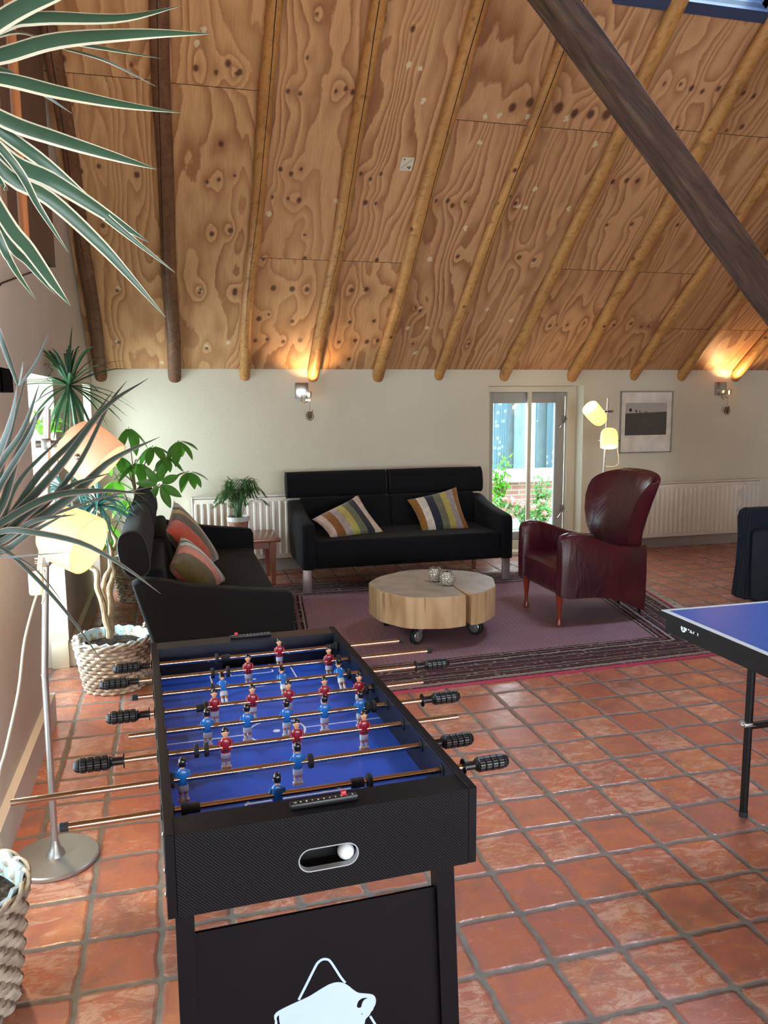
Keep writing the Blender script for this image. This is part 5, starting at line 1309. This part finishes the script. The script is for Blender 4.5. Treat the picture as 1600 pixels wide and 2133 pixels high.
b = B(); b.b2((.0415, LT-.04, .20), (.478, LT-.028, .599)); b.go('end_panel', M_lam, tf, smooth=None)
# emblem: bison in front of a rounded triangle
def em(pts): 
    out = []
    for (u, v) in pts: p = tfr(560+u/6.154, 1960+v/6.154, py); out.append((p.x, p.z))
    return out
def emb_poly(px, name, holes=()):
    b_ = B(); b_.prism(em(px), .0008, Matrix(((1, 0, 0, 0), (0, 0, -1, py), (0, 1, 0, 0), (0, 0, 0, 1))), [em(h) for h in holes]); return b_
def smooth_loop(pts, n=4):
    m_ = len(pts); out = []
    for i in range(m_):
        a, b_, c, d_ = [Vector((*pts[(i+k) % m_], 0)) for k in (-1, 0, 1, 2)]
        for j in range(n):
            t = j/n; p = .5*((2*b_)+(c-a)*t+(2*a-5*b_+4*c-d_)*t*t+(3*b_-a-3*c+d_)*t**3); out.append((p.x, p.y))
    return out
body = [(68, 985), (75, 940), (130, 890), (300, 805), (500, 715), (640, 630), (760, 560), (850, 530), (930, 530), (1010, 565), (1080, 620), (1140, 658), (1200, 668), (1290, 675), (1345, 695), (1370, 740), (1368, 800), (1345, 850), (1330, 885), (1310, 905), (1290, 945), (1240, 1000), (1225, 1060), (1180, 1130), (1120, 1180), (1080, 1260), (1020, 1300), (1000, 1220), (960, 1280), (930, 1400), (945, 1560), (900, 1560), (880, 1400), (830, 1290), (700, 1270), (560, 1250), (430, 1200), (330, 1260), (270, 1380), (300, 1560), (240, 1560), (205, 1390), (200, 1250), (170, 1120), (140, 1050), (132, 1000), (128, 950), (100, 985), (110, 1060), (95, 1200), (60, 1250), (60, 1120), (78, 1040)]
horn = [(1265, 728), (1200, 730), (1150, 765), (1130, 815), (1132, 845), (1155, 855), (1182, 845), (1195, 800), (1220, 755)]
eye = [(1186, 916), (1184, 938), (1208, 940), (1196, 932)]
ob = emb_poly(smooth_loop(body, 4), 'emblem', [smooth_loop(horn, 3)[::-1], eye[::-1]])
w_ = 15
def strokepoly(pts, w):
    L_, R_ = [], []
    for i, p in enumerate(pts):
        a = Vector(pts[max(i-1, 0)]); c = Vector(pts[min(i+1, len(pts)-1)]); t = (c-a).normalized(); n_ = Vector((-t.y, t.x)); P_ = Vector(p); L_.append(tuple(P_+n_*w)); R_.append(tuple(P_-n_*w))
    return L_+R_[::-1]
arcp = [(382, 752), (480, 560), (600, 320), (640, 265), (680, 238), (720, 230), (765, 240), (800, 275), (850, 350), (920, 460), (980, 535)]
ob.prism(em(strokepoly([(p.x, p.y) for p in bez([(a, c, 0) for a, c in arcp], 40)], w_)), .0008, Matrix(((1, 0, 0, 0), (0, 0, -1, py), (0, 1, 0, 0), (0, 0, 0, 1))))
ob.prism(em(strokepoly([(1298, 960), (1500, 1290), (1600, 1460), (1600, 1560), (1500, 1600)], w_)), .0008, Matrix(((1, 0, 0, 0), (0, 0, -1, py), (0, 1, 0, 0), (0, 0, 0, 1))))
ob.prism(em(strokepoly([(60, 1070), (-100, 1400), (-120, 1520), (-40, 1600), (700, 1600), (1500, 1600)], w_)), .0008, Matrix(((1, 0, 0, 0), (0, 0, -1, py), (0, 1, 0, 0), (0, 0, 0, 1))))
ob.go('bison_emblem', simple('pale_blue_white_print', 'B6CCE6', .5, var=.01), tf, smooth=None)
# screws on the left side board
for (u, v) in ((342, 1746), (343, 1822), (345, 1872)):
    p = tfr(u, v); b = B(); b.sph((-.001, .012, p.z), .0045, 10, (.5, 1, 1)); b.go('screw', M_chrome, tf)
# score counters
M_red = simple('red_plastic', 'C22A36', .35)
for (uv0, uv1, yy, redf) in (((605, 1680), (744, 1657), .028, .80), ((481, 1331), (566, 1322), LT-.03, .15)):
    a = tz(*uv0, ZTOP+.006).x; c = tz(*uv1, ZTOP+.006).x
    b = B(); b.b2((a, yy-.007, ZTOP), (c, yy+.007, ZTOP+.010), .0015, 2); sc_o = b.go('score_counter', M_black, tf)
    for k in range(11):
        x = a+(c-a)*(.07+.86*k/10)
        text_mesh(str(10-k), .0065, 'score_digit', M_white, sc_o, Matrix.Translation((x, yy-.001, ZTOP+.0102)), .0001)
    b = B(); b.box((a+(c-a)*redf, yy+.003, ZTOP+.013), (.0085, .008, .008), .001); b.go('score_slider', M_red, sc_o)
# rods with players
RLEN = {}
M_rod = simple('chrome_rod', 'C4B4A4', .09, 1.0, var=.01)
def glossy(n_, c): return simple(n_, c, .25, var=.02, coat=.4)
M_skin, M_hair, M_short, M_shirtb, M_shirtr, M_glove = glossy('painted_skin', 'D99A6E'), glossy('painted_hair', '101012'), glossy('painted_white', 'DDE2EA'), glossy('painted_blue_shirt', '2470C0'), glossy('painted_red_shirt', '9A1A2A'), glossy('painted_black_ball', '101010')
def player_mesh(red):
    b = B()
    def ell(c, r): b.lathe([(.0008, -1), (.5, -.87), (.87, -.5), (1, 0), (.87, .5), (.5, .87), (.0008, 1)], 14, (0, 0, 0)); 
    def ring(z, rx, ry, cy=0, n=16): return [Vector((rx*math.copysign(abs(math.cos(2*PI*k/n))**.8, math.cos(2*PI*k/n)), cy+ry*math.sin(2*PI*k/n), z)) for k in range(n)]
    b.mi = 3; b.loft([ring(-.012, .0095, .0062), ring(-.004, .0105, .0068), ring(.006, .0115, .0072), ring(.014, .0112, .0066), ring(.0185, .008, .0052), ring(.0205, .0045, .0042)])
    for s in (-1, 1):  # arms folded to the front
        b.tube([(s*.0105, 0, .0145), (s*.0128, -.001, .006), (s*.011, -.004, -.002), (s*.004, -.0085, -.003)], [.0034, .0034, .0031, .0026], 8)
    b.mi = 0; b.loft([ring(.0195, .0036, .0036), ring(.025, .0034, .0034)])
    b.loft([ring(.0225, .0035, .0038, -.0005), ring(.0255, .0058, .0060, -.0005), ring(.031, .0068, .0070), ring(.036, .0062, .0066), ring(.040, .0035, .004)])
    b.box((0, -.0072, .0295), (.0018, .0022, .0030), .0006); 
    for s in (-1, 1): b.sph((s*.0070, .0, .030), .0015, 8)
    b.mi = 1; b.loft([ring(.0325, .0072, .0066, .0012), ring(.036, .0076, .0074, .0006), ring(.040, .0060, .0064, .0004), ring(.0428, .0026, .003)])
    b.loft([ring(.026, .0055, .003, .0042), ring(.031, .0070, .0042, .0036), ring(.035, .0070, .0046, .003)])
    if red: b.mi = 5; b.sph((0, -.0095, -.003), .0032, 8)
    else: b.mi = 2
    b.mi = 2; b.loft([ring(-.0235, .0098, .0058), ring(-.018, .0102, .0064), ring(-.011, .0096, .0062)])
    for s in (-1, 1):
        b.mi = 0; b.tube([(s*.0048, 0, -.021), (s*.0048, -.0006, -.031)], [.0043, .0036], 10)
        b.mi = 2; b.tube([(s*.0048, -.0006, -.031), (s*.0048, 0, -.041)], [.0040, .0034], 10)
    b.mi = 2; b.box((0, -.001, -.0435), (.021, .0095, .0070), .0012)
    return b
pm = {}
for red in (0, 1):
    o_ = player_mesh(red).go('player_figure', [M_skin, M_hair, M_short, M_shirtr if red else M_shirtb, M_short, M_glove], tf, smooth=50); pm[red] = o_.data; bpy.data.objects.remove(o_)
def ringmesh():
    b = B(); M = Matrix.Rotation(PI/2, 3, 'Y'); b.lathe([(.0070, -.004), (.0135, -.0045), (.0145, -.003), (.0145, .003), (.0135, .0045), (.0070, .004)], 24, (0, 0, 0), M, cap=False, closed_prof=True); return b
o_ = ringmesh().go('bumper_disc', M_rubber, tf); DISC = o_.data; bpy.data.objects.remove(o_)
b = B(); b.lathe([(.0063, -.011), (.0098, -.012), (.0098, .012), (.0063, .011)], 20, (0, 0, 0), Matrix.Rotation(PI/2, 3, 'Y'), cap=False, closed_prof=True); o_ = b.go('bumper_sleeve', M_rubber, tf); SLV = o_.data; bpy.data.objects.remove(o_)
b = B()           # ribbed grip, flange at the rod side (+x), rounded end at -x
prof = [(.0, -.0005), (.008, .001), (.0125, .006), (.0135, .011)]
for k in range(4):
    z0 = .012+k*.0135; prof += [(.0125, z0), (.0148, z0+.0018), (.0150, z0+.0115), (.0125, z0+.0132)]
prof += [(.0130, .068), (.009, .072), (.0082, .074), (.0082, .094), (.0155, .0945), (.0155, .0965), (.006, .097)]
rings = []
for r_, z in prof:
    rings.append([Vector((z, (r_*(1-.09*(1 if k % 3 == 0 and r_ > .0115 and z < .068 else 0)))*math.cos(2*PI*k/36), (r_*(1-.09*(1 if k % 3 == 0 and r_ > .0115 and z < .068 else 0)))*math.sin(2*PI*k/36), )) for k in range(36)])
b.loft(rings); o_ = b.go('grip_handle', M_black, tf, smooth=35); GRIP = o_.data; bpy.data.objects.remove(o_)
def inst(me_, parent, loc, rot=(0, 0, 0), sc_=1.0):
    o = bpy.data.objects.new(me_.name.split('.')[0], me_); COL.objects.link(o); o.parent = parent; o.location = loc; o.rotation_euler = rot; o.scale = (sc_,)*3; return o
L8 = [(354, 1677), (352, 1612), (347, 1565), (344, 1517), (343, 1479), (340, 1440), (337, 1409), (335, 1379)]
R8 = [(925, 1591), (883, 1543), (848, 1497), (816, 1461), (788, 1423), (760, 1391), (739, 1364), (718, 1339)]
# per rod, from the near goal: team, tilt, player x-pixels, disc pixels, sleeve pixels, left end, right end
ROD = [(0, 0, [(578, 1648)], [(383, 1673), (769, 1617)], [(402, 1668), (744, 1622)], ('cap', 120, 1715), ('grip', 1058, 1573)),
 (0, 0, [(381, 1612), (620, 1573)], [(357, 1616), (647, 1579)], [], ('end', 15, 1662), ('grip', 985, 1531)),
 (1, 0, [(470, 1551), (618, 1528), (758, 1503)], [(409, 1562), (430, 1557)], [], ('grip', 152, 1588), ('end', 958, 1484)),
 (0, 0, [(432, 1502), (515, 1489), (597, 1477), (676, 1469), (751, 1461)], [(764, 1468), (778, 1466)], [(770, 1467)], ('end', 262, 1526), ('grip', 957, 1446)),
 (1, 0, [(447, 1464), (526, 1453), (601, 1441), (676, 1432), (748, 1423)], [(428, 1468), (762, 1427)], [(420, 1469)], ('grip', 220, 1494), ('end', 885, 1414)),
 (0, -1.05, [(465, 1427), (590, 1412), (709, 1397)], [(443, 1428), (726, 1396)], [], ('cap', 272, 1449), ('grip', 935, 1380)),
 (1, 0, [(517, 1391), (685, 1370)], [(443, 1400), (475, 1396), (705, 1369)], [], ('grip', 207, 1421), ('cap', 901, 1347)),
 (1, .0, [(582, 1353)], [(452, 1364), (700, 1340)], [(470, 1362), (688, 1342)], ('grip', 235, 1390), ('cap', 842, 1330))]
for k in range(8):
    team, tilt, pl_, ds, sl, le, re_ = ROD[k]
    pa_, pb_ = tz(*L8[k], ZR), tz(*R8[k], ZR); yk = (pa_.y+pb_.y)/2
    yk = LT/2+(k-3.5)*.1185 if True else yk
    def xon(u):        # x on the rod axis (y=yk, z=ZR) seen at pixel column u
        q_ = None; lo, hi = -.8, 1.4
        for _ in range(40):
            m_ = (lo+hi)/2; W_ = TO+EX*m_+EY*yk+Vector((0, 0, ZR)); d_ = W_-CAMP; uu = 800+CF*d_.dot(AX)/d_.dot(AF)
            if uu < u: lo = m_
            else: hi = m_
        return lo
    xl, xr = xon(le[1]), xon(re_[1])
    gl = .097
    x0 = xl+(.075 if le[0] == 'grip' else .006); x1 = xr-(.075 if re_[0] == 'grip' else .006)
    b = B(); b.tube([(x0, 0, 0), (x1, 0, 0)], .0062, 16); rod = b.go('rod', M_rod, tf, loc=(0, yk, ZR))
    for s_, e_, xx in ((1, le, xl), (-1, re_, xr)):
        if e_[0] == 'grip': inst(GRIP, rod, (xx, 0, 0), (0, 0, 0 if s_ == 1 else PI))
        elif e_[0] == 'cap': 
            b = B(); b.lathe([(.0005, 0), (.005, .001), (.0078, .004), (.0082, .017), (.0063, .0172)], 18, (xx, 0, 0), Matrix.Rotation(PI/2*s_, 3, 'Y')); b.go('end_cap', M_rubber, rod)
    for (u, v) in ds: inst(DISC, rod, (xon(u), 0, 0))
    for (u, v) in sl: inst(SLV, rod, (xon(u), 0, 0))
    for (u, v) in pl_: inst(pm[team], rod, (xon(u), 0, 0), (tilt, 0, 0 if team else PI) if tilt == 0 else (-tilt*.75, 0, PI))
    for xx, s_ in ((-.0015, -1), (WT+.0015, 1), (T+.0035, 1), (WT-T-.0035, -1)):
        b = B(); b.lathe([(.0062, 0), (.0135, .0), (.0135, .0018), (.0100, .003), (.0062, .003)], 20, (xx-.0015*s_, 0, 0), Matrix.Rotation(PI/2*s_, 3, 'Y'), cap=False, closed_prof=True); b.go('rod_bearing', M_black, rod)
b = B(); r0 = Vector((WT-T-.002, LT/2+.02, .735)); b.lathe([(.010, 0), (.013, 0), (.013, .004), (.010, .004)], 24, r0, Matrix.Rotation(-PI/2, 3, 'Y'), cap=False, closed_prof=True); b.go('ball_entry_ring', M_black, tf)
b = B(); b.lathe([(.001, 0), (.011, 0)], 24, r0-Vector((.0006, 0, 0)), Matrix.Rotation(-PI/2, 3, 'Y')); b.go('ball_entry_hole', M_dark, tf)
pbll = TO+EX*(sB+.003)+EY*.019+Vector((0, 0, zB-.0045)); b = B(); b.sph((0, 0, 0), .0150, 24)
tag(b.go('ball', simple('white_ball', 'E2E6E8', .3), smooth=90, loc=pbll), 'small white ball lying in the oval ball return slot of the football table', 'ball')

# ================================================================== TABLE TENNIS TABLE
tt = thing('table_tennis_table', 'blue table tennis table with white edge lines on black folding legs at the right', 'game table', (1.573, 2.315, 0))
TW, TL = 1.525, 2.74
def tt_mat():
    g = G('blue_table_top', .28, spec=.5); x, y, z = g.xyz(); ex = g.ma('MINIMUM', x, g.ma('SUBTRACT', TW, x)); ey = g.ma('MINIMUM', g.ma('MULTIPLY', y, -1.0), g.ma('ADD', y, TL))
    ln = g.ma('MAXIMUM', g.ma('LESS_THAN', g.ma('MINIMUM', ex, ey), .02), g.ma('LESS_THAN', g.ma('ABSOLUTE', g.ma('SUBTRACT', x, TW/2)), .0015))
    n = g.noise(g.mapv(None, (1, 6, 1)), scale=14, detail=3); g.col(g.mix(ln, g.mix(n, '3464BE', '3E70CC'), 'E4F2F8')); g.bump(g.noise(scale=240, detail=2), .08, .001); return g.m
b = B(); b.b2((.0, -TL, .738), (TW, 0, .760), .003); b.go('table_top', tt_mat(), tt, smooth=None)
b = B(); b.b2((-.004, -TL-.004, .737), (0.0005, .004, .759), .001); b.b2((0, .0, .737), (TW, .004, .759)); b.go('edge_band', M_blackm, tt, smooth=None)
b = B(); b.b2((.014, -TL+.02, .688), (.04, -.012, .738), .002); b.b2((.04, -.036, .688), (TW-.02, -.012, .738), .002); b.b2((TW-.04, -TL+.02, .688), (TW-.014, -.036, .738)); ap = b.go('steel_apron', M_blackm, tt, smooth=None)
Mt = Matrix(((0, 0, -1, .0138), (-1, 0, 0, 0), (0, 1, 0, 0), (0, 0, 0, 1)))
def on_apron(u, v): p = atx(u, v, 1.573+.014); return p.y-2.315, p.z
y_, z_ = on_apron(1441, 1313)
text_mesh('1-27 i', .030, 'model_lettering', M_white, ap, Matrix.Translation((0, y_, z_)) @ Mt, .0003, .0006)
y_, z_ = on_apron(1424, 1309); b = B(); b.lathe([(.0005, 0), (.013, 0), (.013, .0008), (.0005, .0008)], 28, (.0138, y_, z_), Matrix.Rotation(-PI/2, 3, 'Y')); b.go('round_logo', M_white, ap)
text_mesh('S', .022, 'logo_letter', M_black, ap, Matrix.Translation((-.0010, y_, z_)) @ Mt, .0003, .0004)
for (x, y, spl) in ((.328, -.06, .0), (1.2, -.06, .0), (.328, -1.25, 0), (1.2, -1.25, 0)):
    b = B(); b.tube([(x, y, .02), (x, y, .70)], .0135, 14); lg = b.go('leg', M_blackm, tt)
    b = B(); b.lathe([(.015, 0), (.015, .02)], 14, (x, y, 0)); b.go('leg_foot', M_rubber, tt)
for (y) in (-.06, -1.25):
    b = B(); b.tube([(.328, y, .33), (1.2, y, .33)], .009, 8); b.go('cross_bar', M_blackm, tt)
b = B(); b.box((.322, -.062, .345), (.045, .034, .014), .003); b.sph((.298, -.066, .345), .008, 10); b.go('locking_catch', M_alu, tt)
b = B(); b.tube([(.335, -.07, .345), (.40, -.40, .52), (.50, -.8, .70)], .007, 8); b.go('folding_strut', M_blackm, tt)
